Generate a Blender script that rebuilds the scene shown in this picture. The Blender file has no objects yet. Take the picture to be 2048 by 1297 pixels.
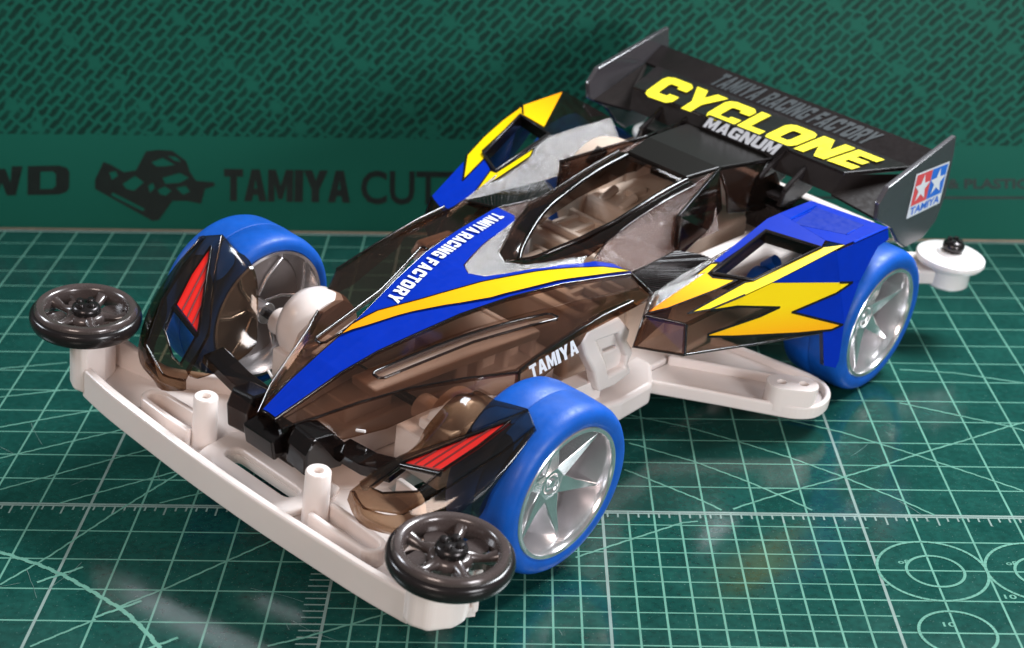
import bpy, bmesh, math, random
from mathutils import Vector, Matrix
from mathutils.geometry import tessellate_polygon
random.seed(7)
G = {'car_loc': [6.71821, 3.53481, 0.56817], 'car_rot': [[-0.657805, 0.744857, 0.111715], [-0.752988, -0.653776, -0.074743], [0.017364, -0.133286, 0.990925]], 'cam_loc': [6.23766, -20.917, 12.20837], 'cam_rot': [[0.999898, -0.012782, 0.006425], [0.011049, 0.404691, -0.914387], [0.009087, 0.914364, 0.404791]], 'lens': 58.359375, 'cell': 0.7423904974016333, 'diag': [[(-3.562, 6.068), (-2.118, 6.435)], [(-3.135, 4.613), (-1.758, 5.03)], [(-2.716, 3.187), (-0.715, 4.12)], [(-2.314, 1.817), (0.032, 3.22)], [(-1.933, 0.521), (0.775, 2.369)], [(-0.614, 0.024), (1.573, 1.457)], [(-0.93, -2.894), (-0.318, -1.952), (0.581, -0.253), (1.57, 1.436)], [(1.33, 0.076), (2.305, 0.616)], [(1.368, -3.543), (2.12, -2.893), (3.947, -1.06)], [(0.133, -4.782), (1.044, -3.954)], [(10.868, 5.378), (11.831, 5.052), (12.998, 4.616), (13.998, 4.113), (15.287, 3.446), (16.561, 2.538), (18.47, 1.033)], [(10.554, 4.229), (11.964, 3.607), (13.027, 2.95), (14.008, 2.271), (14.891, 1.551), (16.019, 0.508), (16.473, 0.016)], [(10.676, 2.839), (11.977, 2.063), (12.975, 1.26), (13.601, 0.669), (14.116, 0.146)], [(10.522, 1.683), (11.036, 1.259), (12.01, 0.44), (12.339, 0.098)], [(12.569, 0.143), (13.015, 0.428), (13.616, 0.781), (14.212, 1.1), (14.906, 1.456), (16.016, 2.098), (16.895, 2.635), (17.974, 3.248), (18.936, 3.841), (19.461, 4.103)], [(17.14, 6.639), (18.388, 6.489), (19.968, 5.956)], [(16.79, 4.908), (17.911, 4.345), (18.936, 3.841), (19.313, 3.561)], [(9.439, -1.719), (11.545, -0.398), (11.829, -0.353)], [(4.141, -4.67), (4.681, -4.437), (5.132, -4.188), (5.591, -3.934), (6.401, -3.465)]], 'arc': [(-1.69, -1.583), (-1.251, -1.801), (-0.391, -2.229), (0.16, -2.586), (0.67, -2.994), (1.467, -3.666), (1.972, -4.265), (2.326, -4.772), (2.556, -5.238)], 'bk_hatch': [(-5.912, 2.742), (20.628, 2.707)], 'bk_wd': [(-6.648, 0.945), (-4.198, 1.02), (-6.546, 1.789)], 'bk_tam': [(0.089, 0.886), (3.58, 0.873), (0.146, 1.817)], 'bk_cut': [(3.884, 0.832), (6.418, 0.836), (3.911, 1.822)], 'bk_pl': [(20.022, 1.494), (22.115, 1.521), (19.989, 1.783)], 'bk_pl2': [(20.059, 1.175), (22.158, 1.202), (20.038, 1.349)], 'logo': [(-3.437, 1.453), (-3.155, 1.976), (-2.956, 1.893), (-2.617, 1.681), (-2.281, 1.743), (-1.961, 2.293), (-1.602, 2.34), (-1.234, 2.316), (-0.884, 2.034), (-0.797, 1.704), (-0.648, 1.46), (-0.154, 1.422), (-0.133, 1.321), (-0.415, 1.23), (-0.555, 0.789), (-0.924, 0.872), (-1.341, 0.867), (-1.759, 0.301), (-1.943, 0.269), (-2.513, 0.617), (-3.461, 1.19)], 'logo_h': [[(-1.835, 1.979), (-1.523, 2.112), (-1.195, 1.915), (-1.473, 1.868), (-1.721, 1.865)], [(-2.687, 1.346), (-2.322, 1.583), (-2.088, 1.397), (-2.386, 1.146), (-2.602, 1.202)], [(-1.567, 1.535), (-1.074, 1.686), (-0.836, 1.544), (-1.095, 1.396), (-1.511, 1.361)], [(-1.732, 1.184), (-1.517, 1.288), (-1.347, 1.16), (-1.51, 1.011), (-1.673, 1.053)], [(-3.03, 1.675), (-2.835, 1.707), (-2.791, 1.577), (-2.967, 1.459)], [(-2.985, 1.094), (-2.123, 0.622), (-2.185, 0.547), (-3.035, 1.006)], [(-1.216, 1.249), (-0.935, 1.311), (-0.836, 1.137), (-1.037, 1.047)], [(-1.986, 1.297), (-1.841, 1.386), (-1.797, 1.241), (-1.947, 1.093)], [(-1.381, 2.171), (-1.15, 2.146), (-1.023, 2.004), (-1.186, 2.03)]], 'podT': [(-32.9, 20.55, 9.646), (-46, 21.6, 13.274), (-59.6, 21.9, 17.1), (-63, 33.2, 17.2), (-54.2, 31.0, 14.877), (-44.9, 28.7, 12.421), (-35.7, 26.35, 9.996)], 'podD': [(-59.6, 21.9, 17.1), (-74.4, 21.0, 17.705), (-76.7, 34.2, 17.754), (-70, 33.8, 17.483), (-63, 33.2, 17.2)], 'pod_hole': [(-46.38, 22.4, 13.32), (-59.43, 22.53, 17.0), (-61.78, 31.24, 17.0), (-49.17, 27.94, 13.69)], 'side_top': [(-35.7, 26.35, 9.8), (-44.9, 28.8, 12.5), (-54.2, 31.5, 15.1), (-63.0, 33.2, 17.1), (-70.0, 33.8, 17.5), (-76.6, 34.2, 17.7)], 'yA': [(-34.04, 20.42, 9.98), (-47.98, 20.83, 13.89), (-49.03, 21.82, 14.11), (-46.04, 22.01, 13.25), (-45.79, 23.07, 13.1), (-47.66, 26.05, 13.4), (-44.12, 25.16, 12.47), (-36.33, 22.31, 10.48), (-33.5, 20.69, 9.8)], 'blueT': [(-48.77, 20.87, 14.11), (-61.96, 20.91, 17.84), (-64.31, 21.59, 18.46), (-63.7, 30.63, 17.59), (-61.84, 31.13, 17.03), (-59.52, 22.46, 17.03), (-49.26, 21.74, 14.19)], 'blueT2': [(-66.53, 20.35, 17.39), (-74.7, 20.88, 17.72), (-76.64, 34.05, 17.75), (-65.67, 33.13, 17.31), (-64.38, 30.28, 17.27)], 'blS1': [[(-50.86, 30.13, 13.96), (-55.8, 31.39, 15.18), (-59.95, 32.41, 16.38), (-62.62, 33.08, 17.11), (-62.98, 33.21, 17.01), (-63.01, 33.22, 17.02), (-63.86, 34.54, 12.0)], [(-63.01, 33.22, 17.02), (-70.12, 33.74, 17.34), (-76.56, 34.22, 17.62), (-76.74, 34.65, 15.96), (-73.9, 34.54, 15.44), (-69.15, 35.22, 11.08), (-67.05, 35.0, 11.26), (-63.86, 34.54, 12.0)]], 'blS2': [[(-54.77, 32.45, 8.68), (-63.18, 34.68, 10.35), (-64.08, 34.88, 10.72), (-65.03, 36.36, 5.09), (-65.0, 36.37, 5.03), (-64.68, 36.27, 5.04)], [(-64.08, 34.88, 10.72), (-67.05, 35.0, 11.26), (-69.02, 35.22, 11.03), (-65.03, 36.36, 5.09)]], 'blS3': [[(-62.45, 35.68, 4.56), (-64.68, 36.27, 5.04), (-65.0, 36.37, 5.03), (-64.26, 37.35, -0.69), (-63.61, 37.41, -1.9), (-61.29, 36.52, -1.06), (-60.88, 35.18, 4.66)]], 'fB': [(-35.76, -26.23, 10.02), (-45.87, -29.1, 12.67), (-41.57, -25.05, 11.76), (-48.31, -26.71, 13.54), (-46.28, -23.51, 13.21), (-39.26, -20.56, 11.45), (-32.37, -20.18, 9.52)], 'fY': [(-47.63, -30.08, 13.09), (-53.33, -31.89, 14.56), (-59.08, -32.95, 16.11), (-63.76, -33.13, 17.42), (-63.49, -28.81, 17.67), (-62.01, -31.18, 17.08), (-50.01, -28.75, 13.86), (-48.37, -26.72, 13.55), (-41.57, -25.05, 11.76)], 'fY1': [(-47.63, -30.08, 13.09), (-53.25, -31.7, 14.55), (-58.84, -32.72, 16.06), (-64.36, -33.1, 17.59), (-62.25, -31.02, 17.15), (-62.01, -31.18, 17.08), (-50.01, -28.75, 13.86), (-48.37, -26.72, 13.55), (-41.57, -25.05, 11.76)], 'fY2': [(-64.61, -33.63, 17.26), (-75.71, -33.62, 17.72), (-61.12, -25.13, 17.15), (-62.16, -31.3, 17.17)], 'fY3': [(-46.1, -23.22, 13.18), (-46.15, -21.92, 13.29), (-54.96, -21.66, 15.8), (-52.67, -20.45, 15.25), (-39.26, -20.56, 11.45)], 'ridge': [(21.2, 1.25, 2.4), (16.2, 2.0, 4.5), (10.8, 2.5, 6.5), (4.8, 3.3, 8.2), (-1.6, 4.8, 9.8), (-8.1, 6.4, 11.4), (-15.9, 8.5, 12.6), (-25.0, 10.6, 13.0), (-35.9, 13.4, 12.5), (-37.7, 13.8, 12.3)], 'h_vtx': [(-37.49, -9.37, 12.32), (-32.98, -8.11, 12.62), (-26.99, -6.12, 12.9), (-23.81, -5.29, 12.93), (-20.29, -3.98, 12.78), (-17.51, -2.59, 12.67), (-16.58, -1.36, 12.63), (-16.86, -0.2, 12.63), (-18.09, 1.17, 12.69), (-24.95, 4.51, 12.99), (-30.42, 6.17, 12.74), (-35.68, 7.75, 12.5)], 'h_armF': [(-35.92, -13.48, 12.5), (-37.49, -9.37, 12.32)], 'h_armN': [(-35.68, 7.75, 12.5), (-37.76, 13.68, 12.29)], 'h_y': [(5.57, -3.8, 7.96), (-0.66, -3.14, 9.56), (-7.58, 0.38, 11.27), (-15.07, 2.98, 12.47), (-23.49, 5.81, 12.92), (-29.92, 8.07, 12.77), (-35.71, 10.88, 12.5), (-37.76, 13.68, 12.29), (-26.22, 10.41, 12.94), (-18.49, 8.54, 12.71), (-14.16, 7.35, 12.32), (-9.55, 4.81, 11.62), (-3.21, 0.66, 10.18), (2.85, -1.89, 8.67), (6.01, -3.52, 7.84)], 'h_txt': [(-34.71, -12.15, 12.55), (-35.06, -9.78, 12.53), (-4.9, -4.99, 10.59), (-4.52, -2.32, 10.5)], 'h_txt2': [(-35.61, -12.11, 12.51), (-35.8, -10.24, 12.5), (-27.32, -9.49, 12.89), (-27.4, -7.55, 12.89), (-24.92, -8.93, 13.0), (-25.21, -7.1, 12.99), (-15.97, -7.36, 12.59), (-15.96, -4.97, 12.6), (-14.56, -7.2, 12.39), (-14.54, -4.89, 12.38), (-5.42, -5.23, 10.74), (-5.14, -2.47, 10.65)], 'creaseC': [(20.8, 2.4, 0.6), (16.6, 4.9, 2.4), (11.3, 7.2, 3.9), (5.3, 10.0, 5.2), (-1.3, 14.0, 6.2), (-7.9, 18.4, 7.3)], 'crB': [(-7.8, 18.5, 7.9), (-15.8, 18.5, 9.7), (-24.7, 19.0, 11.0), (-33.0, 19.6, 11.0)], 'band': [(-7.93, 18.4, 7.99), (-15.6, 18.62, 9.87), (-24.16, 18.9, 11.7), (-31.16, 19.24, 12.06), (-32.76, 19.45, 10.86), (-21.65, 18.97, 9.67), (-20.42, 19.04, 8.22), (-11.07, 18.91, 4.49), (-7.61, 18.76, 4.12)], 'band_txt': [(-10.36, 18.73, 5.88), (-20.0, 19.13, 7.08), (-9.6, 18.48, 8.05), (-19.04, 18.84, 9.56)], 'slot': [(7.47, 5.57, 6.23), (6.74, 4.31, 6.24), (5.94, 4.45, 6.35), (-2.01, 5.93, 7.37), (-10.15, 7.75, 8.45), (-17.65, 10.5, 9.5), (-21.11, 12.03, 10.0), (-20.93, 13.53, 10.06), (-19.57, 14.33, 9.95), (-18.41, 13.65, 9.77), (-15.79, 12.18, 9.38), (-8.29, 9.53, 8.33), (0.21, 8.15, 7.24), (7.44, 7.3, 6.34)], 'rail': [(-28.1, 0.6, 11.3), (-32.6, 2.8, 13.1), (-37.8, 4.6, 14.7), (-43.0, 5.5, 15.9), (-47.7, 5.8, 17.2), (-52.7, 5.9, 18.3), (-59.0, 6.0, 19.0)], 'cyc': [(-78.78, -18.44, 21.9), (-83.06, 22.68, 21.9), (-91.25, -22.05, 21.9), (-91.99, 23.67, 21.9)], 'yBt': [(-64.72, 33.5, 17.66), (-61.88, 31.29, 17.03), (-49.08, 28.01, 13.66), (-48.06, 27.28, 13.42), (-37.28, 25.22, 10.53), (-40.13, 27.13, 11.19), (-45.86, 28.96, 12.67), (-50.84, 30.34, 13.98), (-55.65, 31.47, 15.25)], 'yBs': [[(-51.06, 30.2, 13.93), (-45.95, 28.9, 12.62), (-39.85, 27.3, 11.35), (-44.52, 28.76, 11.22), (-52.32, 31.45, 9.84), (-48.72, 30.52, 9.02), (-39.34, 27.89, 7.82), (-39.35, 27.97, 7.43), (-44.01, 29.57, 6.63), (-56.12, 33.62, 5.09), (-62.45, 35.68, 4.56), (-64.68, 36.27, 5.04), (-54.77, 32.45, 8.68), (-63.18, 34.68, 10.35), (-64.08, 34.88, 10.72), (-63.86, 34.55, 11.99), (-50.86, 30.15, 13.88)], [(-64.08, 34.88, 10.72), (-67.05, 35.0, 11.26), (-63.86, 34.55, 11.99)]], 'yBo': [[(-39.85, 27.3, 11.35), (-44.52, 28.76, 11.22), (-52.32, 31.45, 9.84), (-48.72, 30.52, 9.02), (-39.34, 27.89, 7.82), (-39.35, 27.97, 7.43), (-44.01, 29.57, 6.63), (-56.12, 33.62, 5.09), (-62.45, 35.68, 4.56), (-64.68, 36.27, 5.04), (-54.77, 32.45, 8.68), (-63.18, 34.68, 10.35), (-64.08, 34.88, 10.72)], [(-64.08, 34.88, 10.72), (-67.05, 35.0, 11.26), (-63.86, 34.55, 11.99)]], 'sideS': [[(-35.7, 26.35, 9.8), (-54.22, 30.99, 14.79), (-63.0, 33.2, 17.1), (-65.03, 36.36, 5.09), (-65.0, 36.37, 5.03), (-64.26, 37.35, -0.69), (-63.69, 37.43, -1.91), (-61.25, 36.5, -1.05), (-60.88, 35.23, 4.42), (-49.12, 31.55, 4.73), (-35.34, 27.18, 5.36)], [(-63.0, 33.2, 17.1), (-76.6, 34.2, 17.7), (-76.74, 34.65, 15.96), (-73.9, 34.54, 15.44), (-69.15, 35.22, 11.08), (-65.03, 36.36, 5.09)]], 'pod_low': [(-41.61, 29.18, 5.01), (-49.12, 31.56, 4.65), (-55.08, 33.41, 4.59), (-60.69, 35.18, 4.37)], 'recess': [(-65.06, 24.03, 17.32), (-73.15, 22.87, 17.65), (-74.16, 31.31, 17.66), (-68.87, 31.38, 17.44)], 'recess_v': [(-64.47, 22.72, 17.3), (-73.63, 22.55, 17.67), (-71.06, 23.08, 17.56)], 'clip': [(-22.46, 17.8, 7.21), (-23.79, 17.8, 8.93), (-30.81, 17.8, 8.77), (-34.29, 17.8, 5.36), (-33.96, 17.8, 3.74), (-36.04, 17.8, 1.31), (-35.31, 17.8, -0.72), (-36.56, 17.8, -2.75), (-32.6, 17.8, -3.66), (-28.71, 17.8, -3.49), (-26.86, 17.8, 0.47), (-23.89, 17.8, 4.39)], 'clip_hole': [(-26.14, 17.8, 6.16), (-31.28, 17.8, 5.82), (-32.8, 17.8, 3.52), (-34.45, 17.8, 0.8), (-34.56, 17.8, -1.17), (-30.69, 17.8, -1.22), (-29.35, 17.8, 1.41)], 'tongue': [(-27.14, 16.6, 5.61), (-33.39, 16.6, 5.28), (-36.83, 16.6, -0.75), (-37.18, 16.6, -3.18), (-32.23, 16.6, -3.05), (-30.45, 16.6, 0.47)], 'tongue_hole': [(-29.6, 16.6, 3.09), (-32.76, 16.6, 2.9), (-33.16, 16.6, 2.24), (-29.99, 16.6, 2.44)]}
PI = math.pi
K = 0.1                      # everything on the car is measured in millimetres; 1 unit = 10 mm
CELL = G['cell']             # one printed square of the cutting mat

# ------------------------------------------------------------------ camera, world, lamps
sc = bpy.context.scene
cam_d = bpy.data.cameras.new('camera'); cam = bpy.data.objects.new('camera', cam_d)
sc.collection.objects.link(cam); sc.camera = cam
cam_d.lens = G['lens']; cam_d.sensor_width = 36; cam_d.clip_start = 0.5; cam_d.clip_end = 500
cm = Matrix(G['cam_rot']).to_4x4(); cm.translation = Vector(G['cam_loc']); cam.matrix_world = cm
cam_d.dof.use_dof = True; cam_d.dof.focus_distance = 23.0; cam_d.dof.aperture_fstop = 0.40
cam_d.dof.aperture_blades = 0
sc.render.resolution_x = 1024; sc.render.resolution_y = 648
sc.view_settings.view_transform = 'Standard'; sc.view_settings.look = 'None'
sc.view_settings.exposure = 0.0; sc.view_settings.gamma = 1.0
sc.cycles.transparent_max_bounces = 24; sc.cycles.max_bounces = 10
w = bpy.data.worlds.new('World'); sc.world = w; w.use_nodes = True
bg = w.node_tree.nodes['Background']; bg.inputs[0].default_value = (0.83, 0.80, 0.80, 1); bg.inputs[1].default_value = 0.20

def area(name, loc, target, sx, sy, power, col):
    l = bpy.data.lights.new(name, 'AREA'); l.shape = 'RECTANGLE'; l.size = sx; l.size_y = sy
    l.energy = power; l.color = col
    o = bpy.data.objects.new(name, l); sc.collection.objects.link(o)
    o.location = loc
    o.rotation_euler = (Vector(target) - Vector(loc)).to_track_quat('-Z', 'Y').to_euler()
    return o
area('window_light', (25, 14, 28), (6, 4, 2), 17, 9, 23000, (0.90, 0.95, 1.0))
area('left_window', (-28, 4, 24), (5, 2, 1), 11, 8, 6500, (0.84, 0.91, 1.0))
area('side_lamp', (24, -20, 9), (8, 0, 1), 8, 9, 5200, (0.96, 0.96, 1.0))
area('room_light', (-6, -32, 20), (6, 2, 1), 12, 9, 4300, (1.0, 0.84, 0.76))

# ------------------------------------------------------------------ materials
def newmat(n):
    m = bpy.data.materials.new(n); m.use_nodes = True
    nt = m.node_tree; return m, nt, nt.nodes['Principled BSDF']
def ramp(nt, fac, stops):
    r = nt.nodes.new('ShaderNodeValToRGB'); e = r.color_ramp.elements
    e[0].position, e[0].color = stops[0][0], (*stops[0][1], 1); e[1].position, e[1].color = stops[1][0], (*stops[1][1], 1)
    for p, c in stops[2:]:
        x = e.new(p); x.color = (*c, 1)
    nt.links.new(fac, r.inputs[0]); return r
def noise(nt, scale, detail=3, coord='Object'):
    tc = nt.nodes.new('ShaderNodeTexCoord'); n = nt.nodes.new('ShaderNodeTexNoise')
    n.inputs['Scale'].default_value = scale; n.inputs['Detail'].default_value = detail
    nt.links.new(tc.outputs[coord], n.inputs['Vector']); return n
def bump(nt, b, h, strength, dist=0.02):
    bp = nt.nodes.new('ShaderNodeBump'); bp.inputs['Strength'].default_value = strength; bp.inputs['Distance'].default_value = dist
    nt.links.new(h, bp.inputs['Height']); nt.links.new(bp.outputs[0], b.inputs['Normal'])
def plain(name, col, rough=0.4, var=0.06, metal=0, bmp=0.0, bscale=30, coat=0.0, spec=0.5, sss=0.0, nscale=4):
    m, nt, b = newmat(name)
    n = noise(nt, nscale, 4)
    c0 = tuple(max(0, c * (1 - var)) for c in col); c1 = tuple(min(1, c * (1 + var)) for c in col)
    r = ramp(nt, n.outputs[0], [(0.3, c0), (0.7, c1)]); nt.links.new(r.outputs[0], b.inputs['Base Color'])
    rr = ramp(nt, noise(nt, nscale * 3, 5).outputs[0], [(0.3, (rough * 0.85,) * 3), (0.75, (min(1, rough * 1.2),) * 3)])
    nt.links.new(rr.outputs[0], b.inputs['Roughness'])
    b.inputs['Metallic'].default_value = metal; b.inputs['Specular IOR Level'].default_value = spec
    if coat: b.inputs['Coat Weight'].default_value = coat; b.inputs['Coat Roughness'].default_value = 0.05
    if sss:
        b.inputs['Subsurface Weight'].default_value = sss; b.inputs['Subsurface Radius'].default_value = (0.16, 0.12, 0.10); b.inputs['Subsurface Scale'].default_value = 1.0
    if bmp: bump(nt, b, noise(nt, bscale, 3).outputs[0], bmp)
    return m
def smoke(name, tint, rough=0.06, grain=0.0, gcol=(1, 1, 1), gmix=0.0, refl=0.0, ior=1.5):
    """clear smoke-grey plastic sheet: tinted transparency under a glossy skin"""
    m, nt, b = newmat(name); nt.nodes.remove(b); out = nt.nodes['Material Output']
    tr = nt.nodes.new('ShaderNodeBsdfTransparent')
    lw_ = nt.nodes.new('ShaderNodeLayerWeight'); lw_.inputs[0].default_value = 0.5   # slanting light crosses more plastic and is tinted more
    tm = nt.nodes.new('ShaderNodeMix'); tm.data_type = 'RGBA'; tm.inputs[6].default_value = (*tint, 1); tm.inputs[7].default_value = (*[c ** 2.8 for c in tint], 1)
    nt.links.new(lw_.outputs['Facing'], tm.inputs[0]); nt.links.new(tm.outputs[2], tr.inputs[0])
    gl = nt.nodes.new('ShaderNodeBsdfGlossy'); gl.inputs['Roughness'].default_value = rough; gl.inputs[0].default_value = (1, 1, 1, 1)
    fr = nt.nodes.new('ShaderNodeFresnel'); geo = nt.nodes.new('ShaderNodeNewGeometry')
    mr_ = nt.nodes.new('ShaderNodeMapRange'); mr_.inputs[3].default_value = ior; mr_.inputs[4].default_value = 1 / ior   # the sheet is thin: no total reflection on the way out
    nt.links.new(geo.outputs['Backfacing'], mr_.inputs[0]); nt.links.new(mr_.outputs[0], fr.inputs[0])
    ad = nt.nodes.new('ShaderNodeMath'); ad.operation = 'ADD'; ad.use_clamp = True; ad.inputs[1].default_value = refl
    nt.links.new(fr.outputs[0], ad.inputs[0])
    mx = nt.nodes.new('ShaderNodeMixShader')
    nt.links.new(ad.outputs[0], mx.inputs[0]); nt.links.new(tr.outputs[0], mx.inputs[1]); nt.links.new(gl.outputs[0], mx.inputs[2])
    last = mx
    if grain:
        n = noise(nt, 62, 1); bp = nt.nodes.new('ShaderNodeBump'); bp.inputs['Strength'].default_value = grain; bp.inputs['Distance'].default_value = 0.035
        nt.links.new(n.outputs[0], bp.inputs['Height'])
        nt.links.new(bp.outputs[0], gl.inputs['Normal'])
    if gmix:
        df = nt.nodes.new('ShaderNodeBsdfDiffuse'); df.inputs[0].default_value = (*gcol, 1)
        m2 = nt.nodes.new('ShaderNodeMixShader'); m2.inputs[0].default_value = gmix
        nt.links.new(mx.outputs[0], m2.inputs[1]); nt.links.new(df.outputs[0], m2.inputs[2]); last = m2
    nt.links.new(last.outputs[0], out.inputs[0]); return m
MT = {}
MT['smoke'] = smoke('smoke_clear_plastic', (0.72, 0.615, 0.545), 0.07, gmix=0.03, gcol=(0.10, 0.06, 0.04))
MT['smoke_rim'] = smoke('clear_plastic_edge', (0.30, 0.22, 0.18), 0.12, gmix=0.1, gcol=(0.03, 0.02, 0.02), refl=0.04)
MT['smoke_fender'] = smoke('brown_smoke_plastic', (0.68, 0.57, 0.47), 0.09, gmix=0.05, gcol=(0.05, 0.04, 0.03))
MT['smoke_dark'] = smoke('dark_smoke_plastic', (0.27, 0.21, 0.185), 0.12, gmix=0.10, gcol=(0.03, 0.024, 0.024))
MT['roof'] = smoke('satin_dark_smoke_plastic', (0.22, 0.17, 0.14), 0.30, gmix=0.4, gcol=(0.02, 0.016, 0.014), ior=1.28)
MT['smoke_mid'] = smoke('thick_smoke_plastic', (0.48, 0.37, 0.32), 0.08, gmix=0.08, gcol=(0.03, 0.02, 0.016))
MT['smoke_grain'] = smoke('textured_smoke_plastic', (0.64, 0.48, 0.40), 0.22, grain=0.8, gcol=(0.15, 0.075, 0.055), gmix=0.44, refl=0.13)
MT['sheen_grain'] = smoke('painted_sheen_textured_plastic', (0.55, 0.45, 0.40), 0.26, grain=0.7, gcol=(0.22, 0.18, 0.17), gmix=0.20, refl=0.26)  # textured smoke plastic with the window's silver sheen built into colour and reflectivity
MT['white'] = plain('white_abs_plastic', (0.81, 0.72, 0.675), 0.22, 0.015, sss=0.12, nscale=1.5)
MT['cream'] = plain('cream_plastic', (0.66, 0.52, 0.42), 0.35, 0.05, bmp=0.05)
MT['blue'] = plain('blue_rubber', (0.003, 0.082, 0.42), 0.45, 0.10, bmp=0.08, bscale=45, spec=0.35)
MT['silver'] = plain('satin_silver_plating', (0.84, 0.82, 0.83), 0.20, 0.03, metal=0.9, nscale=1.2)
MT['black'] = plain('black_gloss_plastic', (0.014, 0.011, 0.011), 0.22, 0.15, coat=0.12, spec=0.35)
MT['black2'] = plain('black_satin_plastic', (0.018, 0.014, 0.013), 0.6, 0.15, spec=0.12)
MT['roller'] = plain('black_aluminium', (0.075, 0.056, 0.052), 0.26, 0.10, metal=0.2, coat=0.6)
MT['screw'] = plain('black_steel_screw', (0.05, 0.045, 0.045), 0.25, 0.2, metal=0.8)
MT['whitegloss'] = plain('white_gloss_roller', (0.80, 0.76, 0.74), 0.22, 0.02, coat=0.3, sss=0.15)
MT['dblue'] = plain('blue_foil_print', (0.0, 0.022, 0.34), 0.45, 0.05, spec=0.10)
MT['dblue_shade'] = plain('blue_foil_painted_shade', (0.0, 0.018, 0.26), 0.4, 0.05, spec=0.2)  # blue foil colour darkened to stand in for shade inside the recess
MT['dblueg'] = plain('glossy_blue_plastic', (0.002, 0.04, 0.5), 0.12, 0.05, coat=0.8)
MT['red'] = plain('red_foil_print', (0.72, 0.015, 0.01), 0.35, 0.06)
MT['redline'] = plain('dark_red_groove', (0.16, 0.008, 0.008), 0.5, 0.1)
MT['ink'] = plain('black_print', (0.008, 0.006, 0.006), 0.25, 0.1)
MT['wprint'] = plain('white_print', (0.78, 0.80, 0.84), 0.35, 0.03)
MT['gprint'] = plain('grey_print', (0.045, 0.052, 0.056), 0.45, 0.05)
MT['yprint'] = plain('yellow_print', (0.80, 0.68, 0.02), 0.4, 0.03)
MT['ysolid'] = plain('yellow_foil_print', (0.86, 0.62, 0.0), 0.3, 0.04)
MT['lred'] = plain('logo_red', (0.75, 0.08, 0.09), 0.35, 0.03)
MT['lblue'] = plain('logo_blue', (0.03, 0.17, 0.70), 0.35, 0.03)
MT['brass'] = plain('brass', (0.75, 0.42, 0.12), 0.25, 0.05, metal=0.9)
MT['barrel'] = plain('dull_silver_barrel', (0.30, 0.26, 0.25), 0.45, 0.1, metal=0.5, nscale=1.0)
MT['battery'] = plain('dark_shaft', (0.05, 0.04, 0.035), 0.4, 0.1)
def yellow_grad(name, axis_lo, axis_hi, vec):
    m, nt, b = newmat(name)
    tc = nt.nodes.new('ShaderNodeTexCoord'); vm = nt.nodes.new('ShaderNodeVectorMath'); vm.operation = 'DOT_PRODUCT'
    vm.inputs[1].default_value = vec; nt.links.new(tc.outputs['Object'], vm.inputs[0])
    mr = nt.nodes.new('ShaderNodeMapRange'); mr.inputs[1].default_value = axis_lo; mr.inputs[2].default_value = axis_hi
    nt.links.new(vm.outputs['Value'], mr.inputs[0])
    r = ramp(nt, mr.outputs[0], [(0, (0.92, 0.27, 0.0)), (1, (0.86, 0.62, 0.0)), (0.5, (0.90, 0.44, 0.0))])
    nt.links.new(r.outputs[0], b.inputs['Base Color']); b.inputs['Roughness'].default_value = 0.3
    return m

# ------------------------------------------------------------------ helpers
BASE = Vector((-40, 0, -12))
def V(p): return (Vector(p) - BASE) * K
C = sc.collection
def link(name, bm, mats, parent=None, smooth=False, bev=0.0, seg=2, ang=35, auto=None, raw=False):
    me = bpy.data.meshes.new(name); bm.normal_update(); bm.to_mesh(me); bm.free()
    for m in (mats if isinstance(mats, (list, tuple)) else [mats]): me.materials.append(m)
    o = bpy.data.objects.new(name, me); C.objects.link(o)
    if parent: o.parent = parent
    if smooth or auto is not None:
        me.shade_smooth()
        me.set_sharp_from_angle(angle=math.radians(auto if auto is not None else 40))
    if bev:
        b = o.modifiers.new('bevel', 'BEVEL'); b.width = bev * K; b.segments = seg; b.limit_method = 'ANGLE'; b.angle_limit = math.radians(ang); b.harden_normals = False
    return o
def bm_new(): return bmesh.new()
def addpoly(bm, pts, conv=V):
    vs = [bm.verts.new(conv(p)) for p in pts]; return bm.faces.new(vs)
def nrm(pts):
    n = Vector((0, 0, 0)); c = [Vector(p) for p in pts]
    for i in range(len(c)):
        a, b = c[i], c[(i + 1) % len(c)]
        n += Vector(((a.y - b.y) * (a.z + b.z), (a.z - b.z) * (a.x + b.x), (a.x - b.x) * (a.y + b.y)))
    return n.normalized() if n.length else Vector((0, 0, 1))
def plate(bm, outer, t, holes=(), up=None, conv=V, mi=0):
    """polygon (any holes) with real thickness t, extruded against its own normal; 'up' picks the outer side"""
    outer = [Vector(p) for p in outer]; holes = [[Vector(p) for p in h] for h in holes]
    n = nrm(outer)
    if up is not None and n.dot(Vector(up)) < 0: n = -n
    loops = [outer] + holes; flat = [p for l in loops for p in l]
    tris = tessellate_polygon(loops)
    top = [bm.verts.new(conv(p)) for p in flat]; bot = [bm.verts.new(conv(p - n * t)) for p in flat]
    for a, b, c in tris:
        if len({a, b, c}) < 3: continue
        fn = (flat[b] - flat[a]).cross(flat[c] - flat[a])
        if fn.length < 1e-7: continue
        if fn.dot(n) < 0: b, c = c, b
        for f in ((top[a], top[b], top[c]), (bot[a], bot[c], bot[b])):
            try: bm.faces.new(f).material_index = mi
            except ValueError: pass
    i0 = 0
    for l in loops:
        k = len(l)
        for i in range(k):
            a, b = i0 + i, i0 + (i + 1) % k
            try: bm.faces.new((top[a], bot[a], bot[b], top[b])).material_index = mi
            except ValueError: pass
        i0 += k
    bmesh.ops.recalc_face_normals(bm, faces=bm.faces)
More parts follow.
